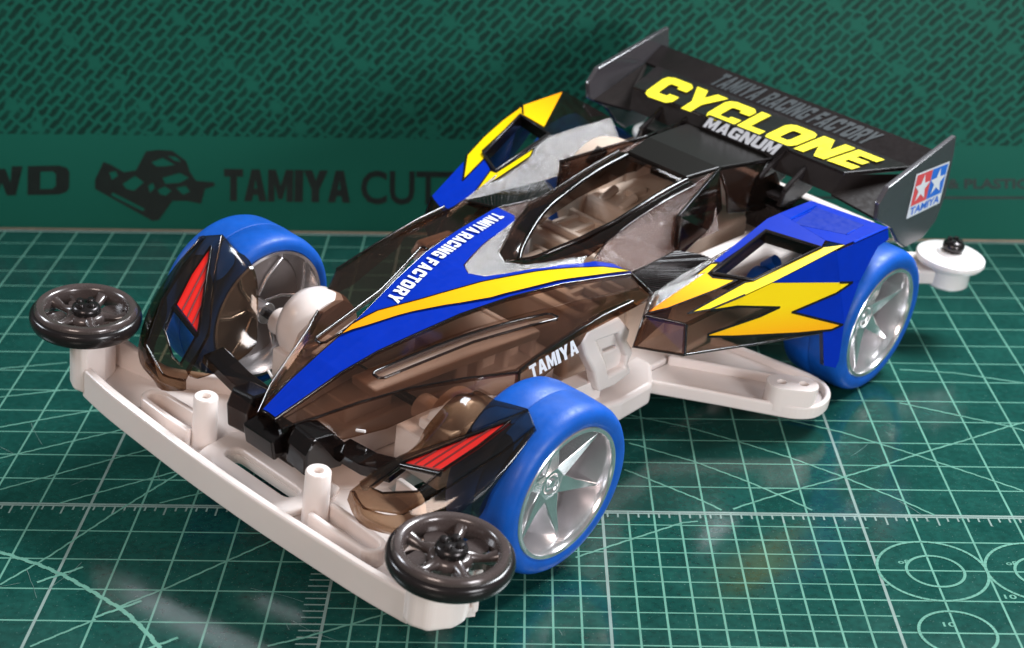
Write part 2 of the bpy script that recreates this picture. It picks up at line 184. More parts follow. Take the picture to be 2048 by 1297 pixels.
def shell(bm, rows, t, close=False, conv=V, flip=False, up=(0, 0, 1), skip=()):
    """grid of rows (equal length) thickened by t along the averaged normals"""
    nr, nc = len(rows), len(rows[0]); P = [[Vector(p) for p in r] for r in rows]
    N = [[None] * nc for _ in range(nr)]
    for i in range(nr):
        for j in range(nc):
            du = P[min(i + 1, nr - 1)][j] - P[max(i - 1, 0)][j]; dv = P[i][min(j + 1, nc - 1)] - P[i][max(j - 1, 0)]
            n = du.cross(dv); n = n.normalized() if n.length > 1e-9 else Vector((0, 0, 1))
            N[i][j] = n
    tot = Vector((0, 0, 0))
    for r in N:
        for n in r: tot += n
    if tot.dot(Vector(up)) < 0: N = [[-n for n in r] for r in N]
    A = [[bm.verts.new(conv(P[i][j])) for j in range(nc)] for i in range(nr)]
    B = [[bm.verts.new(conv(P[i][j] - N[i][j] * t)) for j in range(nc)] for i in range(nr)]
    def q(*v):
        try: bm.faces.new(v)
        except ValueError: pass
    for i in range(nr - 1):
        for j in range(nc - 1):
            if (i, j) in skip:
                if (i - 1, j) not in skip: q(A[i][j], A[i][j + 1], B[i][j + 1], B[i][j])
                if (i + 1, j) not in skip: q(A[i + 1][j], A[i + 1][j + 1], B[i + 1][j + 1], B[i + 1][j])
                if (i, j - 1) not in skip: q(A[i][j], A[i + 1][j], B[i + 1][j], B[i][j])
                if (i, j + 1) not in skip: q(A[i][j + 1], A[i + 1][j + 1], B[i + 1][j + 1], B[i][j + 1])
                continue
            q(A[i][j], A[i + 1][j], A[i + 1][j + 1], A[i][j + 1]); q(B[i][j], B[i][j + 1], B[i + 1][j + 1], B[i + 1][j])
    for i in range(nr - 1):
        q(A[i][0], B[i][0], B[i + 1][0], A[i + 1][0]); q(A[i][-1], A[i + 1][-1], B[i + 1][-1], B[i][-1])
    for j in range(nc - 1):
        q(A[0][j], A[0][j + 1], B[0][j + 1], B[0][j]); q(A[-1][j], B[-1][j], B[-1][j + 1], A[-1][j + 1])
    bmesh.ops.recalc_face_normals(bm, faces=bm.faces)
def fine(rows, n=5, m=4):
    a = [catmull(r, n) for r in rows]
    cols = [catmull([r[j] for r in a], m) for j in range(len(a[0]))]
    return [[c_[i] for c_ in cols] for i in range(len(cols[0]))]
def tube(bm, pts, r, seg=8, conv=V, cap=True, rads=None):
    pts = [Vector(p) for p in pts]; rings = []
    for i, p in enumerate(pts):
        d = (pts[min(i + 1, len(pts) - 1)] - pts[max(i - 1, 0)]).normalized()
        a = d.cross(Vector((0, 0, 1)));  a = a.normalized() if a.length > 1e-4 else Vector((1, 0, 0)); b = d.cross(a)
        rr = rads[i] if rads else r
        rings.append([bm.verts.new(conv(p + (a * math.cos(2 * PI * k / seg) + b * math.sin(2 * PI * k / seg)) * rr)) for k in range(seg)])
    for i in range(len(rings) - 1):
        for k in range(seg):
            bm.faces.new((rings[i][k], rings[i][(k + 1) % seg], rings[i + 1][(k + 1) % seg], rings[i + 1][k]))
    if cap: bm.faces.new(rings[0][::-1]); bm.faces.new(rings[-1])
    bmesh.ops.recalc_face_normals(bm, faces=bm.faces)
def lathe(bm, prof, origin, axis='v', seg=64, conv=V, closed=False, sgn=1):
    """prof: (radius, offset along axis)"""
    o = Vector(origin); rings = []
    for r, h in prof:
        ring = []
        for k in range(seg):
            a = 2 * PI * k / seg; c, s = math.cos(a) * r, math.sin(a) * r
            p = Vector((c, h * sgn, s)) if axis == 'v' else Vector((c, s, h * sgn)) if axis == 'w' else Vector((h * sgn, c, s))
            ring.append(bm.verts.new(conv(o + p)))
        rings.append(ring)
    idx = range(len(rings)) if closed else range(len(rings) - 1)
    for i in idx:
        A, B = rings[i], rings[(i + 1) % len(rings)]
        for k in range(seg): bm.faces.new((A[k], A[(k + 1) % seg], B[(k + 1) % seg], B[k]))
    if not closed:
        for ring, r in ((rings[0], prof[0][0]), (rings[-1], prof[-1][0])):
            if r > 1e-6: bm.faces.new(ring)
    bmesh.ops.remove_doubles(bm, verts=bm.verts, dist=1e-6)
    bmesh.ops.recalc_face_normals(bm, faces=bm.faces)
def box(bm, c, s, rot=None, conv=V):
    c = Vector(c); s = Vector(s) / 2; vs = []
    for x in (-1, 1):
        for y in (-1, 1):
            for z in (-1, 1):
                p = Vector((x * s.x, y * s.y, z * s.z))
                if rot: p = rot @ p
                vs.append(bm.verts.new(conv(c + p)))
    for f in ((0, 1, 3, 2), (4, 6, 7, 5), (0, 4, 5, 1), (2, 3, 7, 6), (0, 2, 6, 4), (1, 5, 7, 3)): bm.faces.new([vs[i] for i in f])
    bmesh.ops.recalc_face_normals(bm, faces=bm.faces)
def prism(bm, outline, z0, z1, conv=V, holes=()):
    plate(bm, [(x, y, z1) for x, y in outline], z1 - z0, [[(x, y, z1) for x, y in h] for h in holes], up=(0, 0, 1), conv=conv)
def mir(pts): return [(p[0], -p[1], p[2]) for p in pts]
def off(pts, d, up=(0, 0.3, 1)):
    n = nrm(pts)
    if n.dot(Vector(up)) < 0: n = -n
    return [tuple(Vector(p) + n * d) for p in pts]
def sheet(bm, pts, d, t=0.05, up=(0, 0.3, 1), mi=0, conv=V):
    plate(bm, off(pts, d, up), t, up=up, mi=mi, conv=conv)
def outline_strip(bm, pts, d, wd, up=(0, 0.3, 1), mi=0, closed=True, conv=V, out=0.5):
    n = nrm(pts)
    if n.dot(Vector(up)) < 0: n = -n
    P = [Vector(p) + n * d for p in pts]; k = len(P)
    for i in range(k if closed else k - 1):
        a, b = P[i], P[(i + 1) % k]; e = (b - a)
        if e.length < 1e-6: continue
        e.normalize(); s = n.cross(e) * wd / 2; e2 = e * wd * 0.35
        vs = [bm.verts.new(conv(q)) for q in (a - s - e2, b - s + e2, b + s + e2, a + s - e2)]
        bm.faces.new(vs).material_index = mi
def arc2(cx, cy, r, a0, a1, n):
    return [(cx + r * math.cos(math.radians(a0 + (a1 - a0) * i / n)), cy + r * math.sin(math.radians(a0 + (a1 - a0) * i / n))) for i in range(n + 1)]
def text_mesh(body, bold=0.0, shear=0.0, spacing=1.0, res=3):
    cu = bpy.data.curves.new('glyphs', 'FONT'); cu.body = body; cu.offset = bold; cu.shear = shear; cu.space_character = spacing; cu.resolution_u = res
    o = bpy.data.objects.new('glyphs', cu); C.objects.link(o)
    dg = bpy.context.evaluated_depsgraph_get(); ev = o.evaluated_get(dg); me = ev.to_mesh()
    vs = [v.co.copy() for v in me.vertices]; fs = [tuple(p.vertices) for p in me.polygons]; ev.to_mesh_clear()
    bpy.data.objects.remove(o); bpy.data.curves.remove(cu)
    x0, x1 = min(v.x for v in vs), max(v.x for v in vs); y0, y1 = min(v.y for v in vs), max(v.y for v in vs)
    return [((v.x - x0) / (x1 - x0), (v.y - y0) / (y1 - y0)) for v in vs], fs
def text_on(bm, body, quad, d=0.0, up=(0, 0, 1), conv=V, mi=0, **kw):
    """letters stretched over the quad (bottom-left, bottom-right, top-left, top-right)"""
    uv, fs = text_mesh(body, **kw); bl, br, tl, tr = [Vector(q) for q in quad]
    n = (br - bl).cross(tl - bl).normalized()
    if n.dot(Vector(up)) < 0: n = -n
    vs = [bm.verts.new(conv((bl.lerp(br, x)).lerp(tl.lerp(tr, x), y) + n * d)) for x, y in uv]
    for f in fs:
        try: bm.faces.new([vs[i] for i in f]).material_index = mi
        except ValueError: pass
GLY = {
 'C': [[(.25,0),(.85,0),(1,.12),(1,.36),(.66,.36),(.66,.26),(.38,.26),(.34,.32),(.34,.68),(.38,.74),(.66,.74),(.66,.64),(1,.64),(1,.88),(.85,1),(.25,1),(.07,.93),(0,.8),(0,.2),(.07,.07)]],
 'Y': [[(.33,0),(.67,0),(.67,.4),(1.04,1),(.67,1),(.5,.68),(.33,1),(-.04,1),(.33,.4)]],
 'L': [[(0,0),(.95,0),(.95,.28),(.36,.28),(.36,1),(0,1)]],
 'O': [[(.22,0),(.78,0),(.93,.07),(1,.2),(1,.8),(.93,.93),(.78,1),(.22,1),(.07,.93),(0,.8),(0,.2),(.07,.07)], [(.38,.26),(.62,.26),(.66,.32),(.66,.68),(.62,.74),(.38,.74),(.34,.68),(.34,.32)]],
 'N': [[(0,0),(.32,0),(.32,.5),(.66,0),(1,0),(1,1),(.68,1),(.68,.5),(.34,1),(0,1)]],
 'E': [[(0,0),(.95,0),(.95,.25),(.35,.25),(.35,.39),(.85,.39),(.85,.62),(.35,.62),(.35,.75),(.95,.75),(.95,1),(0,1)]],
 'M': [[(0,0),(.26,0),(.26,.55),(.42,.08),(.58,.08),(.74,.55),(.74,0),(1,0),(1,1),(.7,1),(.5,.48),(.3,1),(0,1)]],
 'A': [[(0,0),(.33,0),(.39,.2),(.61,.2),(.67,0),(1,0),(.68,1),(.32,1)], [(.43,.4),(.57,.4),(.5,.7)]],
 'G': [[(.25,0),(1,0),(1,.52),(.55,.52),(.55,.34),(.68,.34),(.68,.24),(.38,.24),(.34,.3),(.34,.7),(.38,.76),(.66,.76),(.66,.66),(1,.66),(1,.88),(.85,1),(.25,1),(.07,.93),(0,.8),(0,.2),(.07,.07)]],
 'U': [[(.22,0),(.78,0),(.93,.07),(1,.2),(1,1),(.67,1),(.67,.26),(.33,.26),(.33,1),(0,1),(0,.2),(.07,.07)]],
 'T': [[(.32,0),(.68,0),(.68,.76),(1,.76),(1,1),(0,1),(0,.76),(.32,.76)]],
 'I': [[(0,0),(1,0),(1,1),(0,1)]],
 'R': [[(0,0),(.34,0),(.34,.35),(.48,.35),(.66,0),(1.03,0),(.82,.4),(.95,.48),(1,.6),(1,.83),(.93,.95),(.8,1),(0,1)], [(.34,.56),(.6,.56),(.66,.62),(.66,.73),(.6,.79),(.34,.79)]],
 'F': [[(0,0),(.35,0),(.35,.36),(.85,.36),(.85,.6),(.35,.6),(.35,.75),(.95,.75),(.95,1),(0,1)]],
}
GLY['D'] = [[(0,0),(.75,0),(.93,.08),(1,.22),(1,.78),(.93,.92),(.75,1),(0,1)], [(.3,.2),(.6,.2),(.68,.3),(.68,.7),(.6,.8),(.3,.8)]]
GLY['W'] = [[(0,1),(.26,1),(.29,.45),(.42,.92),(.58,.92),(.71,.45),(.74,1),(1,1),(.84,0),(.62,0),(.5,.45),(.38,0),(.16,0)]]
def block_text(word, gap=.16, narrow=1.0):
    'heavy block capitals in a unit box: list of (points, triangles)'
    x = 0; out = []
    for ch in word:
        if ch == ' ': x += .45; continue
        wd = .38 if ch == 'I' else 1.12 if ch == 'M' else .85 if ch in 'LEFT' else 1.0
        loops = [[Vector((x + a * wd, b_, 0)) for a, b_ in l] for l in GLY[ch]]
        out.append((loops, tessellate_polygon(loops))); x += wd + gap
    L = x - gap
    return [([(p.x / L, p.y) for l in loops for p in l], tr) for loops, tr in out]
def put_text(bm, word, fn, gap=.16):
    for pts, tr in block_text(word, gap):
        vs = [bm.verts.new(fn(x, y)) for x, y in pts]
        for a, b_, c_ in tr:
            if len({a, b_, c_}) == 3:
                try: bm.faces.new((vs[a], vs[b_], vs[c_]))
                except ValueError: pass
def quad_fn(q, d, up, conv):
    bl, br_, tl, tr = [Vector(p) for p in q]; n = (br_ - bl).cross(tl - bl).normalized()
    if n.dot(Vector(up)) < 0: n = -n
    return lambda x, y: conv(bl.lerp(br_, x).lerp(tl.lerp(tr, x), y) + n * d)
def tag(o, label=None, cat=None, group=None, kind=None):
    if label: o['label'] = label
    if cat: o['category'] = cat
    if group: o['group'] = group
    if kind: o['kind'] = kind
    return o
def interp(tab, x, k):
    t = sorted(tab, key=lambda p: p[0])
    if x <= t[0][0]: return t[0][k]
    for a, b in zip(t, t[1:]):
        if x <= b[0]: return a[k] + (b[k] - a[k]) * (x - a[0]) / (b[0] - a[0])
    return t[-1][k]
I = lambda p: Vector(p)

# ------------------------------------------------------------------ the cutting mats
c = CELL
EDGE_Y = 15.05 * c
m_mat, nt, b = newmat('green_cutting_mat')
n1 = noise(nt, 1.3, 5); n2 = noise(nt, 90, 3)
r = ramp(nt, n1.outputs[0], [(0.35, (0.006, 0.050, 0.041)), (0.7, (0.0095, 0.070, 0.056))]); dn = noise(nt, 38, 1); dr = ramp(nt, dn.outputs[0], [(0.715, (0, 0, 0)), (0.74, (1, 1, 1))])
sn = noise(nt, 9, 6); sr = ramp(nt, sn.outputs[0], [(0.30, (0.55, 0.55, 0.55)), (0.62, (1.12, 1.12, 1.12))])
mm = nt.nodes.new('ShaderNodeMix'); mm.data_type = 'RGBA'; mm.blend_type = 'MULTIPLY'; mm.inputs[0].default_value = 0.6
nt.links.new(r.outputs[0], mm.inputs[6]); nt.links.new(sr.outputs[0], mm.inputs[7])
md = nt.nodes.new('ShaderNodeMix'); md.data_type = 'RGBA'; nt.links.new(dr.outputs[0], md.inputs[0]); nt.links.new(mm.outputs[2], md.inputs[6]); md.inputs[7].default_value = (0.10, 0.17, 0.15, 1)
nt.links.new(md.outputs[2], b.inputs['Base Color'])
rr = ramp(nt, n1.outputs[0], [(0.3, (0.10,) * 3), (0.7, (0.17,) * 3)]); nt.links.new(rr.outputs[0], b.inputs['Roughness'])
b.inputs['Specular IOR Level'].default_value = 0.55
bump(nt, b, n2.outputs[0], 0.07, 0.004)
m_line = plain('pale_green_print', (0.13, 0.31, 0.24), 0.16, 0.12, nscale=2)
m_line2 = plain('grey_print_lines', (0.22, 0.30, 0.27), 0.18, 0.12, nscale=2)
ident = lambda p: Vector(p)
bm = bm_new(); prism(bm, [(-22 * c, EDGE_Y), (-22 * c, -26 * c), (42 * c, -26 * c), (42 * c, EDGE_Y)], -0.2, 0.0, conv=ident)
mat_o = link('cutting_mat', bm, m_mat, bev=0.0)
tag(mat_o, 'dark green cutting mat with pale grid lines lying flat under the toy car', 'cutting mat')
bm = bm_new(); prism(bm, [(-60, 60), (-60, -60), (90, -60), (90, 60)], -1.2, -0.204, conv=ident)
tag(link('tabletop', bm, plain('wood_table', (0.18, 0.12, 0.08), 0.5, 0.2)), kind='structure')
# printed lines are thin strips of ink lying on the mat
bmg = bm_new(); bmw = bm_new()
LZ = {id(bmg): 0.0012, id(bmw): 0.0024}
def seg2(bm, a, b, wd, dz=0.0):
    a = Vector((a[0] * c, a[1] * c, 0)); b = Vector((b[0] * c, b[1] * c, 0)); e = (b - a)
    if e.length < 1e-6: return
    e.normalize(); s = Vector((-e.y, e.x, 0)) * wd * c / 2; z = Vector((0, 0, LZ[id(bm)] + dz))
    bm.faces.new([bm.verts.new(q + z) for q in (a - s, b - s, b + s, a + s)])
XL, XR, YB, YT = -20, 40, -24, 14.9
lw = 0.040
for x in range(XL, XR + 1):
    if x in (0, 5, 10, 15): continue
    seg2(bmg, (x, YB), (x, YT), lw)
for y in range(YB, 15):
    if y == 0: continue
    seg2(bmg, (XL, y), (XR, y), lw, 0.0003)
for k in range(10):
    x = 5.5 + k; seg2(bmg, (x, YB), (x, 0), lw)
for k in range(24):
    y = -0.5 - k; seg2(bmg, (5, y), (15.1, y), lw * 0.8, 0.0006)
for x in (0, 5, 10, 15): seg2(bmw, (x, YB), (x, YT), 0.055)
seg2(bmw, (XL, 0), (XR, 0), 0.06, 0.0003); seg2(bmw, (XL, -0.07), (XR, -0.07), 0.05, 0.0006)
seg2(bmw, (XL, 14.93), (XR, 14.93), 0.09)
for k in range(-100, 200):
    x = k * 0.2; seg2(bmw, (x + .1, -0.07), (x + .1, -0.38 if k % 5 == 2 else -0.23), 0.035, 0.0009)
for k in range(10, 120):
    y = -k * 0.2; seg2(bmw, (5, y), (4.6 if k % 5 else 4.45, y), 0.035, 0.0009)
link('printed_grid', bmg, m_line, parent=mat_o); 
o = link('ruler_lines', bmw, m_line2, parent=mat_o)
bm = bm_new(); LZ[id(bm)] = 0.0036
RZ = [0.0]
def rope(bm, pts, wd, rnd=0.35):
    RZ[0] += 0.00012
    for a, b2 in zip(pts, pts[1:]):
        a = Vector((*a, 0)); b2 = Vector((*b2, 0)); L = (b2 - a).length; n = max(1, int(L / 0.14)); e = (b2 - a) / n; s = Vector((-e.y, e.x, 0)).normalized()
        for i in range(n):
            o_ = s * (0.10 * wd * (1 if i % 2 else -1)); p, q = a + e * i + o_, a + e * (i + 1.05) + o_
            seg2(bm, (p.x, p.y), (q.x, q.y), wd, RZ[0] + (0.00005 if i % 2 else 0))
for d in G['diag']:
    if len(d) == 2:
        (xa, ya), (xb, yb) = d
    rope(bm, d, 0.045)
rope(bm, G['arc'], 0.085)
for i in (3, 5, 7):
    p = G['arc'][i] if i < len(G['arc']) else G['arc'][-1]
    rope(bm, [(p[0] - 0.45, p[1] - 0.22), (p[0] + 0.25, p[1] + 0.3)], 0.06)
for cx, cy, r_ in ((16, -2, 1.0), (16.05, -2.02, 0.52), (18, -2, 1.0), (18.05, -2.02, 0.52), (16, -4, 0.66), (18, -4, 0.66), (20, -2, 1.0)):
    rope(bm, [(cx + r_ * math.cos(2 * PI * k / 48), cy + r_ * math.sin(2 * PI * k / 48)) for k in range(49)], 0.055)
for cx, cy in ((15.42, -1.72), (17.42, -1.72), (17.1, -2.85), (15.8, -3.75)):
    text_on(bm, 'o8' if cy > -2 else '10', [(cx * c, (cy - 0.06) * c, 0), ((cx + 0.22) * c, (cy - 0.06) * c, 0), (cx * c, (cy + 0.08) * c, 0), ((cx + 0.22) * c, (cy + 0.08) * c, 0)], 0.004, conv=ident, bold=0.02)
link('angle_lines', bm, m_line, parent=mat_o)
bm = bm_new(); LZ[id(bm)] = 0.0064
for k in range(26):
    x, y, a, L = random.uniform(-3, 20), random.uniform(-6, 6), random.uniform(0, PI), random.uniform(.15, 1.1)
    p = [(x, y)]
    for i in range(5):
        a += random.uniform(-.12, .12); p.append((p[-1][0] + L / 5 * math.cos(a), p[-1][1] + L / 5 * math.sin(a)))
    for q0, q1 in zip(p, p[1:]): seg2(bm, q0, q1, random.uniform(.006, .012))
o = link('knife_mark', bm, plain('scratch_mark', (0.12, 0.20, 0.18), 0.5, 0.1), parent=mat_o); o['kind'] = 'stuff'
# upright mat behind
m_back, nt, b = newmat('green_backdrop_print')
tc = nt.nodes.new('ShaderNodeTexCoord'); sep = nt.nodes.new('ShaderNodeSeparateXYZ'); nt.links.new(tc.outputs['Object'], sep.inputs[0])
def math_n(op, a, b2=None, c2=None):
    n = nt.nodes.new('ShaderNodeMath'); n.operation = op
    for i, v in enumerate((a, b2, c2)):
        if v is None: continue
        if isinstance(v, (int, float)): n.inputs[i].default_value = v
        else: nt.links.new(v, n.inputs[i])
    return n.outputs[0]
X, Z = sep.outputs[0], sep.outputs[2]
# skew axes: p runs along the dashes (up-right), q across them (down-right)
ang1, ang2 = math.radians(46), math.radians(-37)
det = math.cos(ang1) * math.sin(ang2) - math.sin(ang1) * math.cos(ang2)
P_ = math_n('ADD', math_n('MULTIPLY', X, math.sin(ang2) / det), math_n('MULTIPLY', Z, -math.cos(ang2) / det))
Q_ = math_n('ADD', math_n('MULTIPLY', X, -math.sin(ang1) / det), math_n('MULTIPLY', Z, math.cos(ang1) / det))
cmb = nt.nodes.new('ShaderNodeCombineXYZ'); nt.links.new(P_, cmb.inputs[0]); nt.links.new(Q_, cmb.inputs[1])
nz = nt.nodes.new('ShaderNodeTexNoise'); nz.inputs['Scale'].default_value = 5.0; nz.inputs['Detail'].default_value = 3
nt.links.new(tc.outputs['Object'], nz.inputs['Vector'])
vadd = nt.nodes.new('ShaderNodeVectorMath'); vadd.operation = 'MULTIPLY_ADD'
nt.links.new(nz.outputs['Color'], vadd.inputs[0]); vadd.inputs[1].default_value = (0.22, 0.13, 0); nt.links.new(cmb.outputs[0], vadd.inputs[2])
br = nt.nodes.new('ShaderNodeTexBrick'); br.offset = 0.37; br.offset_frequency = 2; br.squash = 1.35; br.squash_frequency = 3
br.inputs['Scale'].default_value = 1.0; br.inputs['Brick Width'].default_value = 0.35; br.inputs['Row Height'].default_value = 0.165
br.inputs['Mortar Size'].default_value = 0.042; br.inputs['Mortar Smooth'].default_value = 0.35
br.inputs['Color1'].default_value = (0, 0, 0, 1); br.inputs['Color2'].default_value = (0.35, 0.35, 0.35, 1); br.inputs['Mortar'].default_value = (1, 1, 1, 1)
nt.links.new(vadd.outputs[0], br.inputs['Vector'])
mot = nt.nodes.new('ShaderNodeTexNoise'); mot.inputs['Scale'].default_value = 2.2; mot.inputs['Detail'].default_value = 6; nt.links.new(tc.outputs['Object'], mot.inputs['Vector'])
# pale smudges repeating along the down-right rows
fq = math_n('FRACT', math_n('DIVIDE', Q_, 0.64)); fp = math_n('FRACT', math_n('DIVIDE', math_n('ADD', P_, math_n('MULTIPLY', Q_, 0.12)), 1.85))
dq = math_n('ABSOLUTE', math_n('SUBTRACT', fq, 0.5)); dp = math_n('ABSOLUTE', math_n('SUBTRACT', fp, 0.5))
blob = math_n('SUBTRACT', 1.0, math_n('ADD', math_n('MULTIPLY', dq, 2.3), math_n('MULTIPLY', dp, 9.0)))
blob = math_n('MAXIMUM', blob, 0.0); blob = math_n('MINIMUM', math_n('MULTIPLY', blob, 2.0), 1.0)
mask = math_n('MAXIMUM', br.outputs['Fac'], blob)
lev = math_n('ADD', math_n('MULTIPLY', br.outputs['Color'], 0.5), math_n('MULTIPLY', math_n('SUBTRACT', mot.outputs[0], 0.5), 0.9))
mask = math_n('MAXIMUM', mask, math_n('MINIMUM', math_n('MAXIMUM', lev, 0.0), 0.6))
hx0, hz0 = G['bk_hatch'][0]; hx1, hz1 = G['bk_hatch'][1]
above = math_n('GREATER_THAN', Z, hz0 * c)
mixv = math_n('SUBTRACT', 1.0, math_n('MULTIPLY', above, math_n('SUBTRACT', 1.0, mask)))
cr = ramp(nt, mixv, [(0.0, (0.0045, 0.040, 0.028)), (1.0, (0.009, 0.128, 0.088))])
nt.links.new(cr.outputs[0], b.inputs['Base Color']); b.inputs['Roughness'].default_value = 0.5; b.inputs['Specular IOR Level'].default_value = 0.2
bump(nt, b, noise(nt, 60, 3).outputs[0], 0.08, 0.004)
YB_ = 15.15 * c
bm = bm_new(); plate(bm, [(-22 * c, YB_, 0.01), (42 * c, YB_, 0.01), (42 * c, YB_, 13 * c), (-22 * c, YB_, 13 * c)], 0.2, up=(0, -1, 0), conv=ident)
back = link('cutting_mat', bm, m_back)
tag(back, 'green cutting mat standing upright as a backdrop with dark crosshatched print and black lettering', 'cutting mat')
m_bink = plain('black_mat_print', (0.0045, 0.011, 0.009), 0.45, 0.2)
yf = YB_ - 0.004
def bq(k):   # bottom-left, bottom-right, top-left -> quad
    (ax, az), (bx, bz), (tx, tz) = G[k]
    return [(ax * c, yf, az * c), (bx * c, yf, bz * c), (tx * c, yf, tz * c), ((bx + tx - ax) * c, yf, (bz + tz - az) * c)]
bm = bm_new()
kw = dict(up=(0, -1, 0), conv=ident, bold=0.022)
put_text(bm, 'WD', quad_fn(bq('bk_wd'), 0, (0, -1, 0), ident), .12); link('lettering', bm, m_bink, parent=back); bm = bm_new()
put_text(bm, 'TAMIYA', quad_fn(bq('bk_tam'), 0, (0, -1, 0), ident), .06)
link('lettering', bm, m_bink, parent=back); bm = bm_new()
q = bq('bk_cut'); dx = (Vector(q[1]) - Vector(q[0]))
text_on(bm, 'CUTTING MAT', [q[0], tuple(Vector(q[0]) + dx * 2.9), q[2], tuple(Vector(q[2]) + dx * 2.9)], **dict(kw, bold=0.018))
link('lettering', bm, m_bink, parent=back); bm = bm_new()
q = bq('bk_pl'); dx = Vector(q[1]) - Vector(q[0])
text_on(bm, '& PLASTIC MODELS', [q[0], tuple(Vector(q[0]) + dx * 2.0), q[2], tuple(Vector(q[2]) + dx * 2.0)], **dict(kw, bold=0.03))
link('lettering', bm, m_bink, parent=back); bm = bm_new()
q = bq('bk_pl2'); dx = Vector(q[1]) - Vector(q[0])
a0 = Vector(q[0]) - dx * 3; u0 = Vector(q[2]) - dx * 3
bm.faces.new([bm.verts.new(p) for p in (a0 + Vector((0, 0, .02)), Vector(q[1]) + dx + Vector((0, 0, .02)), Vector(q[1]) + dx + Vector((0, 0, .07)), a0 + Vector((0, 0, .07)))])
link('printed_rule', bm, m_bink, parent=back)
bm = bm_new()
plate(bm, [(x * c, yf, z * c) for x, z in G['logo']], 0.003, [[(x * c, yf, z * c) for x, z in h] for h in G['logo_h']], up=(0, -1, 0), conv=ident)
link('printed_emblem', bm, m_bink, parent=back)

# ------------------------------------------------------------------ the car
car = bpy.data.objects.new('toy_race_car', None); C.objects.link(car); car.empty_display_size = 0.5
Mx = Matrix(G['car_rot']).to_4x4(); Mx.translation = Vector(G['car_loc']); car.matrix_world = Mx
tag(car, 'toy race car with smoked clear body, blue wheels and white chassis on green cutting mat', 'toy car')

# ---- wheels
T = 35.5; WD = 11.15; RR = 9.72; RT = 12.6
def wheel(u, sgn):
    o_ = (u, 0, 0); f = lambda r, v: (r, v)
    wo = bpy.data.objects.new('wheel', None); C.objects.link(wo); wo.parent = car; wo.location = V((u, sgn * (T - WD / 2), 0))
    loc0 = V((u, sgn * (T - WD / 2), 0)); cv = lambda p: V(p) - loc0
    ti = T - WD
    bm = bm_new()
    prof = [(RR - .1, T - .6), (RR, T - .1), (10.1, T + .12), (11.2, T + .1), (11.7, T - .1), (12.15, T - .6), (12.4, T - 1.2), (12.5, T - 2.0), (RT, T - WD / 2 + .12), (RT - .14, T - WD / 2), (RT - .03, T - WD / 2 - .12),
            (12.5, ti + 1.8), (12.3, ti + .8), (11.9, ti + .25), (11.2, ti), (10.5, ti + .1), (10.4, ti + .9)]
    lathe(bm, prof + [(9.6, ti + .9)], o_, 'v', 96, conv=cv, closed=True, sgn=sgn)
    tyre = link('tyre', bm, MT['blue'], parent=wo, auto=50)
    bm = bm_new()
    prof = [(9.75, T - 1.2), (9.75, T - .05), (9.6, T + .1), (9.1, T + .08), (8.95, T - .15), (8.85, T - 1.0), (8.7, T - 6.8), (8.6, ti + 2.5), (9.7, ti + .6), (9.9, ti - .05), (10.35, ti - .05), (10.35, ti + 1), (9.6, ti + 2.6), (9.6, T - 1.5)]
    lathe(bm, prof, o_, 'v', 96, conv=cv, closed=True, sgn=sgn)
    rim = link('rim', bm, MT['silver'], parent=wo, auto=35)
    # six thin bladed spokes running from a recessed hub to the rim
    bm = bm_new(); ns = 6; ph0 = math.radians(-41 if u > -10 else -20)
    for k in range(ns):
        a = ph0 + 2 * PI * k / ns; e = Vector((math.cos(a), 0, math.sin(a))); s = Vector((-math.sin(a), 0, math.cos(a)))
        y1 = lambda v: Vector((0, v * sgn, 0))
        ctr = Vector((u, 0, 0))
        P_ = lambda r_, q_, v_: bm.verts.new(cv(ctr + e * r_ + s * q_ + y1(v_)))
        hr = [P_(1.2, -1.6, T - 3.0), P_(1.2, 1.6, T - 3.0), P_(4.6, 1.0, T - 2.9), P_(8.95, .2, T - 1.6), P_(8.95, -.2, T - 1.6), P_(4.6, -.7, T - 2.5)]
        lo = [P_(1.2, -2.0, T - 6.5), P_(1.2, 2.0, T - 6.5), P_(4.6, 2.2, T - 6.5), P_(8.9, 2.9, T - 6.6), P_(8.9, -.5, T - 6.6), P_(4.6, -1.2, T - 6.5)]
        bm.faces.new(hr); bm.faces.new(lo[::-1])
        for i in range(6): bm.faces.new((hr[i], lo[i], lo[(i + 1) % 6], hr[(i + 1) % 6]))
    bmesh.ops.recalc_face_normals(bm, faces=bm.faces)
    lathe(bm, [(2.9, T - 6.4), (2.9, T - 3.2), (2.5, T - 2.9), (1.5, T - 2.85), (1.35, T - 3.1), (.8, T - 3.1), (.7, T - 2.8), (0, T - 2.75)], o_, 'v', 32, conv=cv, sgn=sgn)
    lathe(bm, [(1.7, ti + .5), (1.7, T - 6), (0, T - 6)], o_, 'v', 24, conv=cv, sgn=sgn)
    link('spokes', bm, MT['silver'], parent=wo, auto=30, bev=0.12, seg=2)
    bm = bm_new(); lathe(bm, [(8.62, T - 6.9), (8.62, T - 7.6), (0, T - 7.6), (0, T - 6.9)], o_, 'v', 48, conv=cv, sgn=sgn); link('inner_disc', bm, MT['barrel'], parent=wo, auto=40)
    for k in range(6):
        a = ph0 + 2 * PI * (k + .5) / 6; bm = bm_new(); y_ = sgn * (T - 7.8)
        tube(bm, [(u + 1.9 * math.cos(a), y_, 1.9 * math.sin(a)), (u + 5 * math.cos(a + .08), y_ - sgn * .2, 5 * math.sin(a + .08)), (u + 8.5 * math.cos(a + .25), y_ - sgn * .3, 8.5 * math.sin(a + .25))], .32, 8, conv=cv)
        link('inner_rib', bm, MT['silver'], parent=wo, auto=60)
    return wo
for u, sg in ((0, 1), (-80, 1), (0, -1), (-80, -1)): wheel(u, sg)
bm = bm_new()
